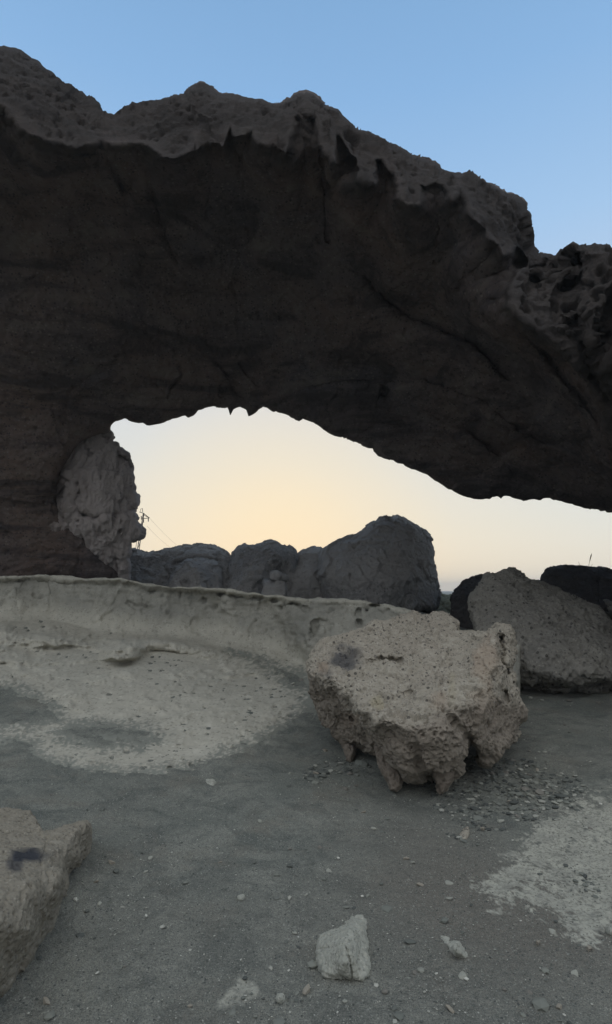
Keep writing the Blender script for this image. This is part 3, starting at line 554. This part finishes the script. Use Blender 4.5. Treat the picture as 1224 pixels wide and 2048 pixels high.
boulder('tall_boulder', 'tallest smooth grey boulder on the skyline with humped top and crust along its base',
        [(646, 1215), (642, 1150), (641, 1118), (646, 1102), (656, 1094), (672, 1082), (690, 1076), (712, 1071), (728, 1063), (745, 1050), (762, 1038), (776, 1034), (796, 1032), (806, 1037), (820, 1045), (838, 1054), (850, 1062), (860, 1078), (867, 1095), (867, 1115), (870, 1135), (874, 1155), (880, 1172), (880, 1195), (876, 1215), (862, 1226), (840, 1222), (830, 1260), (646, 1260)],
        [(646, 1110, 14.9), (646, 1200, 14.6), (720, 1072, 15.0), (790, 1034, 15.3), (860, 1080, 15.3), (878, 1180, 15.1), (740, 1100, 14.3), (800, 1100, 14.2), (760, 1160, 13.7), (820, 1160, 13.9), (690, 1150, 14.0), (760, 1210, 13.6), (860, 1215, 14.4)],
        1.6, 16, .6, 3.0, M_BACK, 0.060, .7, .25, 3, 140, 1.0,
        cracks=(([(672, 1165), (690, 1170), (702, 1182), (718, 1180), (735, 1170), (752, 1158), (766, 1160), (768, 1172), (784, 1178), (800, 1170)], 4, .05), ([(701, 1150), (703, 1158)], 3, .15)),
        attrs={'crust': lambda px, py: np.where(py < np.interp(px, [640, 700, 720, 752, 765, 800, 880], [1165, 1180, 1180, 1156, 1172, 1172, 1190]), 1.0, 0.0) * .55})
boulder('upright_boulder', 'pale narrow boulder wedged between the tallest boulder and the one with stacked blocks',
        [(578, 1230), (580, 1150), (586, 1120), (594, 1104), (605, 1098), (622, 1096), (640, 1097), (652, 1102), (665, 1120), (665, 1235)],
        [(585, 1130, 15.8), (620, 1098, 16.0), (655, 1110, 15.9), (620, 1150, 15.1), (610, 1190, 14.9), (650, 1190, 15.2)], 1.6, 12, .5, 2.0, M_BACK, 0.050, .8, .2, 3, 141, attrs={'crust': lambda px, py: px * 0 + .5})
boulder('peaked_boulder', 'broad boulder with a low peak behind the stacked blocks on the skyline',
        [(443, 1225), (446, 1170), (452, 1135), (458, 1116), (466, 1104), (478, 1095), (492, 1090), (512, 1090), (526, 1085), (542, 1080), (556, 1084), (572, 1092), (586, 1100), (592, 1108), (594, 1130), (590, 1225)],
        [(450, 1150, 15.4), (470, 1100, 15.8), (540, 1082, 15.9), (590, 1110, 15.7), (500, 1140, 14.7), (550, 1120, 15.0), (500, 1180, 14.3), (560, 1150, 15.4), (575, 1180, 15.2)], 1.6, 14, .5, 2.5, M_BACK, 0.060, .8, .25, 3, 142,
        attrs={'crust': lambda px, py: .25 * sstep(0, 30, py - 1120)})
boulder('flat_boulder', 'long low flat topped boulder at left end of skyline beside the arch pillar',
        [(240, 1220), (250, 1120), (262, 1102), (276, 1102), (288, 1107), (300, 1107), (320, 1102), (345, 1096), (368, 1094), (384, 1092), (400, 1087), (420, 1090), (440, 1097), (455, 1107), (462, 1116), (462, 1140), (452, 1220)],
        [(255, 1120, 15.9), (300, 1108, 16.2), (400, 1090, 16.5), (458, 1115, 16.2), (300, 1150, 15.6), (400, 1110, 15.9), (440, 1130, 15.6), (350, 1170, 15.3)], 1.6, 12, .4, 2.5, M_BACK, 0.070, .8, .25, 3, 143,
        cracks=(([(350, 1128), (375, 1122), (405, 1118), (440, 1122)], 3, .2),), attrs={'crust': lambda px, py: .4 * sstep(-6, 2, 1112 - py + (px - 340) * .03)})
boulder('rounded_boulder', 'pale rounded boulder lying in front of the long flat topped one behind the ledge',
        [(335, 1225), (338, 1165), (342, 1148), (352, 1136), (370, 1126), (392, 1118), (412, 1117), (430, 1122), (446, 1132), (448, 1150), (444, 1225)],
        [(340, 1150, 14.8), (400, 1120, 15.2), (446, 1140, 15.2), (390, 1150, 14.2), (380, 1180, 14.1), (430, 1180, 14.5)], 1.6, 12, .5, 2.0, M_BACK, 0.050, .8, .2, 3, 144, cracks=(([(368, 1168), (372, 1168)], 9, .3),), attrs={'crust': lambda px, py: px * 0 + .45})
boulder('square_block', 'small squared rock block behind the ledge with a smaller stone on top of it',
        [(523, 1200), (525, 1172), (528, 1161), (540, 1159), (556, 1160), (569, 1163), (572, 1175), (573, 1210), (523, 1210)],
        [(525, 1170, 13.3), (570, 1170, 13.3), (548, 1160, 13.5), (548, 1180, 13.1), (548, 1205, 13.1)], 1.3, 5, .16, .7, M_BACK, 0.020, 1.5, .2, 4, 145, .8, cat='rock', attrs={'crust': lambda px, py: px * 0 + .6}, minlen=4)
boulder('small_rock', 'small lumpy stone resting on top of the square block behind the ledge',
        [(540, 1160), (541, 1146), (548, 1141), (558, 1142), (566, 1148), (574, 1150), (578, 1156), (574, 1164), (556, 1162)],
        [(545, 1150, 13.5), (574, 1155, 13.5), (558, 1152, 13.3), (558, 1162, 13.4)], 1.2, 4, .14, .5, M_BACK, 0.015, 2, .2, 4, 146, .7, cat='rock', attrs={'crust': lambda px, py: px * 0 + .5}, minlen=4)
boulder('black_block', 'nearly black flat topped rock block with vertical crack, at the right on the skyline',
        [(1084, 1166), (1086, 1150), (1092, 1140), (1100, 1136), (1110, 1133), (1130, 1131), (1150, 1132), (1170, 1134), (1195, 1134), (1215, 1138), (1240, 1144), (1330, 1150), (1400, 1180), (1400, 1225), (1220, 1222), (1160, 1218), (1110, 1195)],
        [(1086, 1150, 12.3), (1120, 1134, 12.5), (1220, 1140, 12.5), (1120, 1180, 11.7), (1200, 1190, 11.6), (1380, 1190, 11.6), (1380, 1160, 12.4)], 1.5, 9, .25, 2.4, M_DARK, .07, 1, .2, 4, 150, 1.0, cracks=(([(1197, 1136), (1198, 1210)], 2, .25), ([(1185, 1140), (1187, 1200)], 5, .08)))
boulder('rock_slab', 'tilted flat slab of dark rock below the nearly black block at the right edge',
        [(1150, 1215), (1180, 1205), (1210, 1200), (1240, 1198), (1380, 1200), (1400, 1300), (1200, 1300), (1150, 1260)],
        [(1170, 1210, 11.4), (1230, 1200, 11.5), (1224, 1220, 10.9), (1230, 1240, 11.6), (1380, 1230, 11.2), (1224, 1290, 11.6)], 1.8, 8, .2, 2.0, M_GREY, .06, 1, .2, 4, 151)
def yh(px, py, h):
    a, ry, rz = ray(px, py); return float((h - CH) * ry / rz)
boulder('worn_boulder', 'low worn brown boulder with a blackened patch at the lower left corner',
        [(-260, 1640), (-100, 1615), (0, 1617), (30, 1619), (60, 1621), (70, 1640), (76, 1652), (88, 1664), (118, 1658), (150, 1650), (172, 1646), (181, 1656), (183, 1680), (178, 1705), (168, 1730), (150, 1748), (142, 1775), (128, 1810), (112, 1845), (92, 1880), (70, 1915), (45, 1950), (20, 1985), (-10, 2020), (-80, 2080), (-300, 2100)],
        [(x, y, yh(x, y, h)) for x, y, h in ((-250, 1650, .35), (-100, 1620, .38), (0, 1620, .36), (65, 1625, .30), (90, 1665, .31), (170, 1650, .27), (60, 1680, .34), (100, 1690, .32), (0, 1700, .38), (60, 1800, .36), (118, 1760, .28), (181, 1662, .20), (180, 1690, .10), (165, 1732, .03), (148, 1755, -.03), (128, 1810, -.03), (92, 1880, -.03), (45, 1950, -.03), (0, 2010, -.03), (-80, 2080, -.03), (-290, 2095, -.03),
          (140, 1690, .27), (120, 1700, .31), (160, 1670, .25), (150, 1715, .20), (100, 1740, .33), (-50, 1720, .44), (30, 1760, .42), (105, 1790, .26), (0, 1850, .40), (55, 1860, .30), (0, 1940, .20), (-150, 1900, .38))],
        1.9, 7, .05, .5, rock_material('worn_rock', (.28, .25, .20), (.23, .21, .17), (.10, .09, .078), (.38, .35, .29), 1.3, 55, .35, 2, stains=(('soot', (.05, .052, .06)),)), .022, 2.2, .8, 12, 160, .8,
        cracks=(([(95, 1670), (88, 1700), (80, 1730), (86, 1760)], 3, .03), ([(150, 1665), (135, 1700), (118, 1740), (108, 1770)], 5, -.03)), attrs={'soot': blobs(blob(55, 1714, 44, 17, 1.1, .35, 14), blob(28, 1736, 22, 18, .8, .4, 15))}, wb=60, fac=.16)

# ---------------------------------------------------------------- loose stones
def stone_at(name, label, outline, step=1.4, h=.10, seed=0, pit=.35, mat=None, cracks=(), group=None, frac=.8):
    O = np.array(outline, float); c = O.mean(0); yb = yl(c[0], O[:, 1].max()); yt = yl(c[0], O[:, 1].min())
    span = O[:, 1].max() - O[:, 1].min()
    lm = []
    for x, y in outline: lm.append((x, y, yl(x, y) - h * .25))
    lm.append((c[0], c[1], yl(c[0], c[1]) - h * 1.6)); lm.append((c[0], c[1] + span * .25, yl(c[0], c[1] + span * .25) - h * 1.1)); lm.append((c[0] + 6, c[1] - span * .22, yl(c[0], c[1] - span * .22) - h * 1.4))
    return boulder(name, label, outline, lm, step, 12, h * .8, h * 1.2, mat or M_STONE, h * .07, 9, pit, 45, seed, frac, cracks=cracks, cat='stone', group=group, minlen=5, fac=.3, vox=1.4)
stone_at('loose_stone', 'largest loose pale stone on the sand, cracked and shaped like a boot', [(629, 1880), (634, 1868), (650, 1862), (672, 1856), (690, 1846), (700, 1836), (704, 1828), (716, 1824), (728, 1828), (735, 1840), (736, 1870), (740, 1900), (746, 1930), (742, 1955), (728, 1966), (700, 1962), (670, 1958), (645, 1954), (634, 1930), (626, 1905)], 1.2, .15, 200, .5, cracks=(([(632, 1900), (660, 1895), (690, 1888), (712, 1880)], 1.5, .025), ([(690, 1890), (700, 1925), (704, 1955)], 2, .03)))
stone_at('loose_stone', 'flat elongated speckled stone lying tilted to the right of the boot shaped stone', [(877, 1872), (890, 1869), (905, 1880), (920, 1884), (932, 1892), (943, 1906), (941, 1920), (930, 1924), (915, 1918), (900, 1905), (885, 1890)], 1.2, .08, 201)
stone_at('loose_stone', 'brown angular stone on the earthy strip below the pitted boulder', [(918, 1668), (925, 1658), (936, 1652), (940, 1664), (934, 1680), (922, 1684)], 1.2, .04, 202, mat=M_BOULD)
stone_at('loose_stone', 'flat pale stone in the sand below the tip of the bare rock apron', [(408, 1562), (416, 1557), (428, 1558), (434, 1566), (428, 1574), (416, 1572)], 1.2, .03, 203)
stone_at('loose_stone', 'rounded pale stone at the bottom edge beside the whitish crust patch', [(550, 1990), (556, 1984), (566, 1984), (572, 1994), (568, 2006), (558, 2009), (550, 2002)], 1.2, .03, 204)
stone_at('loose_stone', 'pale angular stone on the sand right of the worn boulder', [(188, 1808), (194, 1799), (204, 1798), (207, 1806), (202, 1816), (192, 1817)], 1.2, .03, 205)
stone_at('loose_stone', 'pale stone half cut by the right edge below the crust patch', [(1208, 1856), (1214, 1848), (1226, 1846), (1236, 1860), (1228, 1876), (1214, 1870)], 1.2, .04, 206)

# small stones and gravel share a few angular shapes
def chip_shape(seed, sub=1):
    rng = np.random.default_rng(seed); import bmesh
    bm = bmesh.new(); bmesh.ops.create_icosphere(bm, subdivisions=sub, radius=1)
    V = np.array([v.co[:] for v in bm.verts]); T = np.array([[v.index for v in f.verts] for f in bm.faces]); bm.free()
    for _ in range(7):
        n = rng.normal(size=3); n /= np.linalg.norm(n); c = rng.uniform(.45, .85); s = V @ n - c; V = V - np.outer(np.clip(s, 0, None), n)
    V = V * rng.uniform(.6, 1.1, 3) * [1.15, 1, .5]
    return V, T
def ground_z(x, y):
    P = np.stack([x, y, 0 * x], -1)
    z = G(x, y) + gnoise(x, y)
    hx, hy, _ = zpt(870, 1585, 0); return z - .06 * np.exp(-(((x - hx) / .8) ** 2 + ((y - hy) / .55) ** 2))
protos = []
def pebbles():
    rng = np.random.default_rng(5)
    kinds = [(3, M_STONE), (4, M_GREY), (5, M_BOULD), (6, M_GREY)]
    me = []
    for s, m in kinds:
        V, T = chip_shape(s, 3); V = V * (1 + .08 * fbm(V, 2, 3, s)[:, None])
        o = mesh_obj('pebble', V, T, m, smooth=False); me.append(o)
    spots = [(482, 1800, 9), (192, 1773, 6), (658, 1748, 7), (812, 1724, 6), (826, 1729, 6), (840, 1773, 7), (897, 1769, 9), (965, 1658, 10), (748, 1658, 7), (727, 1625, 6), (612, 1800, 6), (614, 1985, 10), (590, 1870, 6), (1076, 1893, 8), (1105, 1868, 9), (1178, 1905, 8), (925, 1960, 10), (92, 1995, 8), (300, 1720, 6), (440, 1730, 5), (290, 1750, 5),
             (222, 1730, 8), (168, 1565, 4), (100, 1595, 4), (700, 1545, 7), (660, 1540, 7), (632, 1546, 9), (690, 1575, 7), (712, 1568, 6), (650, 1500, 6), (620, 1530, 6), (1025, 1520, 9), (1040, 1535, 8), (1060, 1550, 10), (1075, 1540, 7), (1012, 1545, 9), (1050, 1580, 9), (1080, 1590, 10), (1095, 1565, 7), (1020, 1600, 8), (1110, 1610, 8), (985, 1545, 8), (1060, 1500, 7), (1090, 1500, 6), (1035, 1630, 9),
             (1070, 1620, 8), (1180, 1660, 5), (1000, 1640, 7), (585, 1368, 5), (602, 1362, 6), (950, 1400, 5), (1062, 1395, 6), (1085, 1400, 5), (1140, 1402, 6), (1200, 1405, 6), (1050, 1440, 5), (1130, 1450, 4), (1180, 1520, 6), (1150, 1550, 6), (560, 1640, 4), (700, 1900, 6), (770, 1990, 8), (830, 1950, 6), (690, 2010, 8), (900, 2030, 9), (1010, 1990, 7), (1060, 2000, 7), (380, 2010, 6), (250, 1930, 5), (640, 1700, 5), (580, 1700, 5), (520, 1650, 5), (1150, 1960, 8), (1120, 2030, 9)]
    first = {}
    for i, (px, py, r) in enumerate(spots):
        k = int(rng.integers(0, 4)) if i > 20 else (0, 2)[i % 2]
        if k not in first: o = me[k]; first[k] = 1
        else: o = me[k].copy(); COL.objects.link(o)
        y = yl(px, py); x = (px - CX) / F * (y * cp + (0 - CH) * sp); s = r * y / F * rng.uniform(.75, 1.25)
        z = float(ground_z(np.array([x]), np.array([y]))[0])
        o.location = (x, y, z + s * .15); o.scale = (s, s, s * rng.uniform(.8, 1.1)); o.rotation_euler = (rng.uniform(-.4, .4), rng.uniform(-.4, .4), rng.uniform(0, 6.28))
        tag(o, 'small loose angular pebble lying on the grey sand', 'pebble', 'pebbles scattered on the grey sand')
pebbles()
def gravel():
    rng = np.random.default_rng(9); shapes = [chip_shape(20 + k, 1) for k in range(6)]
    hx, hy, _ = zpt(1010, 1560, 0); lx, ly, _ = zpt(660, 1545, 0)
    n = 200000
    th = rng.uniform(-.60, .60, n); rr = np.exp(rng.uniform(math.log(1.9), math.log(9.5), n)); x = np.tan(th) * rr; y = rr
    dens = .11 + .22 * sstep(0.02, .35, fbm(np.stack([x, y, 0 * x], -1), 2.6, 3, 18)) + .95 * np.exp(-(((x - hx) / .75) ** 2 + ((y - hy) / .8) ** 2)) + .5 * np.exp(-(((x - lx) / .35) ** 2 + ((y - ly) / .4) ** 2)) + .25 * sstep(0, .5, fbm(np.stack([x, y, 0 * x], -1), 1.5, 3, 8)) + .18 * sstep(4.5, 2, y)
    k = rng.uniform(0, 1, n) < dens; x, y = x[k], y[k]; dn = dens[k]; z = ground_z(x, y)
    px, py = project(np.stack([x, y, z], -1)); k = (py > 1385) & ((px > 620) | (py > 1545)) ; x, y, z, dn = x[k], y[k], z[k], dn[k]
    s = .0018 + .0036 * rng.power(.35, len(x)) ** 1 * rng.uniform(.3, 1, len(x)) + .018 * (rng.uniform(0, 1, len(x)) < .006 + .20 * (dn > .6)) * rng.uniform(.2, 1.1, len(x))
    s *= .6 + .12 * y
    Vs, Ts, cs, off = [], [], [], 0
    sh = rng.integers(0, 6, len(x)); a = rng.uniform(0, 6.28, len(x)); col = np.clip(rng.uniform(0, 1, len(x)) - .12 * (dn > .6), 0, 1); s *= rng.lognormal(0, .35, len(x))
    for j in range(6):
        V, T = shapes[j]; i = np.flatnonzero(sh == j); ca, sa = np.cos(a[i]), np.sin(a[i])
        X = (V[None, :, 0] * ca[:, None] - V[None, :, 1] * sa[:, None]) * s[i, None] + x[i, None]
        Yy = (V[None, :, 0] * sa[:, None] + V[None, :, 1] * ca[:, None]) * s[i, None] + y[i, None]
        Z = V[None, :, 2] * s[i, None] + z[i, None] + s[i, None] * .12
        Vs.append(np.stack([X, Yy, Z], -1).reshape(-1, 3)); m = len(V)
        Ts.append((T[None] + (np.arange(len(i)) * m)[:, None, None] + off).reshape(-1, 3)); off += len(i) * m
        cs.append(np.repeat(col[i], m))
    m, nt, b = mat_new('gravel'); at_ = nd(nt, 'ShaderNodeAttribute', attribute_name='tone')
    c = ramp(nt, at_.outputs['Fac'], [(0, (.08, .085, .08)), (.45, (.165, .172, .152)), (.72, (.22, .225, .195)), (.86, (.36, .355, .31)), (1, (.55, .54, .48))]); nt.links.new(c, b.inputs['Base Color'])
    o = mesh_obj('gravel', np.concatenate(Vs), np.concatenate(Ts), m, attrs={'tone': np.concatenate(cs)}, smooth=False)
    tag(o, 'fine grey gravel chips strewn over the sand around the pitted boulder', 'gravel', kind='stuff')
gravel()

# ---------------------------------------------------------------- pylon, wires, dry stalks
def tube(pts, rad, n=6):
    P = [np.array(p, float) for p in pts]; V, Q = [], []
    for i, p in enumerate(P):
        d = P[min(i + 1, len(P) - 1)] - P[max(i - 1, 0)]; d /= np.linalg.norm(d)
        u = np.cross(d, [0, 0, 1.0] if abs(d[2]) < .9 else [1.0, 0, 0]); u /= np.linalg.norm(u); v = np.cross(d, u)
        rr = rad[i] if hasattr(rad, '__len__') else rad
        for k in range(n): a = 2 * math.pi * k / n; V.append(p + (u * math.cos(a) + v * math.sin(a)) * rr)
    for i in range(len(P) - 1):
        for k in range(n): Q.append((i * n + k, i * n + (k + 1) % n, (i + 1) * n + (k + 1) % n, (i + 1) * n + k))
    return np.array(V), np.array(Q)
def tubes(name, lst, mat, parent=None, n=6):
    Vs, Qs, off = [], [], 0
    for pts, r_ in lst:
        V, Q = tube(pts, r_, n); Vs.append(V); Qs.append(Q + off); off += len(V)
    return mesh_obj(name, np.concatenate(Vs), np.concatenate(Qs), mat, parent)
mm, nt_, b_ = mat_new('weathered_steel'); b_.inputs['Base Color'].default_value = (.10, .085, .075, 1)
YP = 60.0
pa = lambda px, py, dy=0: tuple(at(px, py, YP + dy))
pyl = empty('power_pylon', pa(276, 1100)); pyl.location = (0, 0, 0)
tag(pyl, 'thin leaning lattice power pylon on the far skyline beside the arch pillar', 'pylon')
tubes('mast', [([pa(273, 1110), pa(286.5, 1026)], .042), ([pa(277, 1110), pa(288, 1026)], .042), ([pa(274, 1100), pa(278.5, 1090), pa(277, 1080), pa(281, 1070), pa(280, 1060), pa(284, 1050), pa(284, 1040), pa(287.5, 1030)], .03)], mm, pyl)
tubes('stay', [([pa(271, 1100), pa(274, 1080)], .025), ([pa(278, 1102), pa(283, 1068), pa(286, 1044)], .025)], mm, pyl)
tubes('crossarm', [([pa(279, 1024), pa(286, 1026), pa(299, 1036)], .045), ([pa(286, 1037), pa(299, 1036)], .04), ([pa(287, 1030), pa(299, 1036)], .03)], mm, pyl)
tubes('top_frame', [([pa(281, 1023), pa(281.5, 1018), pa(285, 1017), pa(285.5, 1024)], .035)], mm, pyl)
for x, y in ((282.5, 1034), (296.5, 1038), (287, 1040)): tubes('insulator', [([pa(x, y - 2), pa(x + .3, y + 5)], .05)], mm, pyl)
def wire(a, b, sag, label):
    A = at(a[0], a[1], YP); B = at(b[0], b[1], YP + 45); pts = [A + (B - A) * t + np.array([0, 0, -sag * 4 * t * (1 - t)]) for t in np.linspace(0, 1, 14)]
    tag(tubes('power_line', [(pts, .009)], mm, None, 5), label, 'power line', 'power lines running from the pylon')
wire((299, 1036), (372, 1104), .3, 'upper thick wire descending from the pylon arm to the rocks')
wire((294, 1052), (350, 1100), .3, 'lower faint wire descending from the pylon to the rocks')
ms, nt_, b_ = mat_new('dry_grass'); b_.inputs['Base Color'].default_value = (.22, .17, .10, 1)
sa = lambda px, py: tuple(at(px, py, 12.6))
for lab, st in (('tall dry seed stalk standing on top of the nearly black block', [((1177, 1134), .004), ((1179, 1124), .004), ((1180.5, 1118), .011), ((1182, 1112), .013), ((1183.5, 1107), .004)]),
                ('short bent dry stalk left of the tall seed stalk', [((1160, 1133), .003), ((1158.5, 1128), .003), ((1157, 1123), .002)]),
                ('tiny dry stalk right of the tall seed stalk', [((1181, 1134), .003), ((1184, 1130), .003), ((1186, 1128), .002)])):
    V, Q = tube([sa(*p) for p, _ in st], [r_ for _, r_ in st], 5)
    tag(mesh_obj('grass_stalk', V, Q, ms), lab, 'dry grass', 'dry stalks on the black block')

# ---------------------------------------------------------------- sky, sun, camera
def box(name, lo, hi, mat):
    V = np.array([(x, y, z) for x in (lo[0], hi[0]) for y in (lo[1], hi[1]) for z in (lo[2], hi[2])])
    return mesh_obj(name, V, np.array([(0, 1, 3, 2), (4, 6, 7, 5), (0, 4, 5, 1), (2, 3, 7, 6), (0, 2, 6, 4), (1, 5, 7, 3)]), mat, smooth=False)
mh = bpy.data.materials.new('air'); mh.use_nodes = True; nh = mh.node_tree; nh.nodes.clear()
ho = nh.nodes.new('ShaderNodeOutputMaterial'); hv = nh.nodes.new('ShaderNodeVolumePrincipled'); nh.links.new(hv.outputs[0], ho.inputs['Volume'])
hv.inputs['Color'].default_value = (.88, .94, 1, 1); hv.inputs['Density'].default_value = .0013
if 1: tag(box('haze', (-905, -905, -6.5), (905, 905, 13), mh), None, None, None, 'stuff')
SUN_AZ = math.atan2((555 - CX) / F, cp); SUN_EL = R(1.5)
w = bpy.data.worlds.new('World'); SC.world = w; w.use_nodes = True; nt = w.node_tree; nt.nodes.clear(); L = nt.links
out = nt.nodes.new('ShaderNodeOutputWorld'); bg = nt.nodes.new('ShaderNodeBackground'); L.new(bg.outputs[0], out.inputs[0])
sky = nt.nodes.new('ShaderNodeTexSky'); sky.sky_type = 'NISHITA'; sky.sun_disc = False
sky.sun_elevation = SUN_EL; sky.sun_rotation = SUN_AZ; sky.air_density = 1; sky.dust_density = 1.0; sky.ozone_density = 1
tc = nt.nodes.new('ShaderNodeTexCoord').outputs['Generated']
sx = nt.nodes.new('ShaderNodeSeparateXYZ'); L.new(tc, sx.inputs[0])
def lin(r, g, b): return tuple(((c / 255 + .055) / 1.055) ** 2.4 if c > 10 else c / 255 / 12.92 for c in (r, g, b))
el = ramp(nt, sx.outputs['Z'], [(0.0, (.96, .87, .70)), (.05, (.90, .84, .71)), (.12, (.80, .80, .74)), (.22, lin(214, 224, 230)), (.36, lin(198, 214, 234)), (.55, lin(165, 200, 236)), (.70, lin(140, 182, 226)), (.80, lin(128, 170, 214)), (.90, (.8, .86, .92)), (1, (1.15, 1.18, 1.18))])  # overhead stops brightened, out of view, to light the ground
# warm glow round the sun's bearing
dt = nt.nodes.new('ShaderNodeVectorMath'); dt.operation = 'DOT_PRODUCT'; L.new(tc, dt.inputs[0])
gd = np.array([math.sin(SUN_AZ) * math.cos(R(3)), math.cos(SUN_AZ) * math.cos(R(3)), math.sin(R(3))]); dt.inputs[1].default_value = gd
glow = ramp(nt, dt.outputs['Value'], [(.86, 0), (.95, .25), (.985, .55), (1, .78)])
c = mixc(nt, glow, el, (1.06, .86, .54))
mixn = nt.nodes.new('ShaderNodeMix'); mixn.data_type = 'RGBA'; mixn.blend_type = 'MIX'
skys = nt.nodes.new('ShaderNodeVectorMath'); skys.operation = 'SCALE'; L.new(sky.outputs[0], skys.inputs[0]); skys.inputs['Scale'].default_value = 1.0
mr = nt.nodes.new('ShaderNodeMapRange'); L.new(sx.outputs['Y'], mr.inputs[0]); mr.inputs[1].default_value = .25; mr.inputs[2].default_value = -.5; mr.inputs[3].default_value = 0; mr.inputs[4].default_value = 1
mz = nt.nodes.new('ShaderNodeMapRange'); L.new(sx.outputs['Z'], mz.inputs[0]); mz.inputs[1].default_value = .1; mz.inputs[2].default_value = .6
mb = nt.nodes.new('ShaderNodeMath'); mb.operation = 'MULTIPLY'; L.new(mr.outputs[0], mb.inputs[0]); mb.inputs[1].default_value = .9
backc = mixc(nt, mz.outputs[0], (.22, .24, .28), (1.05, 1.08, 1.1))  # unseen sky behind the camera, brightened high up to light the ground
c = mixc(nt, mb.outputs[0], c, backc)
c2 = mixc(nt, .006, c, skys.outputs[0])
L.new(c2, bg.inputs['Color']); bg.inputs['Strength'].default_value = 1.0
sl = bpy.data.lights.new('sun', 'SUN'); sl.energy = .12; sl.angle = R(8); sl.color = (1, .85, .65)
so = bpy.data.objects.new('sun', sl); COL.objects.link(so)
so.rotation_euler = (R(90) - SUN_EL, 0, math.pi - SUN_AZ)
cam = bpy.data.cameras.new('camera'); co = bpy.data.objects.new('camera', cam); COL.objects.link(co)
co.location = (0, 0, CH); co.rotation_euler = (R(90) + PIT, 0, 0)
cam.sensor_fit = 'VERTICAL'; cam.sensor_height = 24; cam.lens = 24 * F / 2048; cam.clip_end = 20000; cam.clip_start = .05
SC.camera = co
SC.view_settings.view_transform = 'Standard'; SC.view_settings.look = 'None'; SC.view_settings.gamma = 1; SC.view_settings.exposure = 0
try: SC.cycles.max_bounces = 6; SC.cycles.diffuse_bounces = 4; SC.cycles.use_denoising = True; SC.cycles.denoising_prefilter = 'ACCURATE'
except Exception: pass
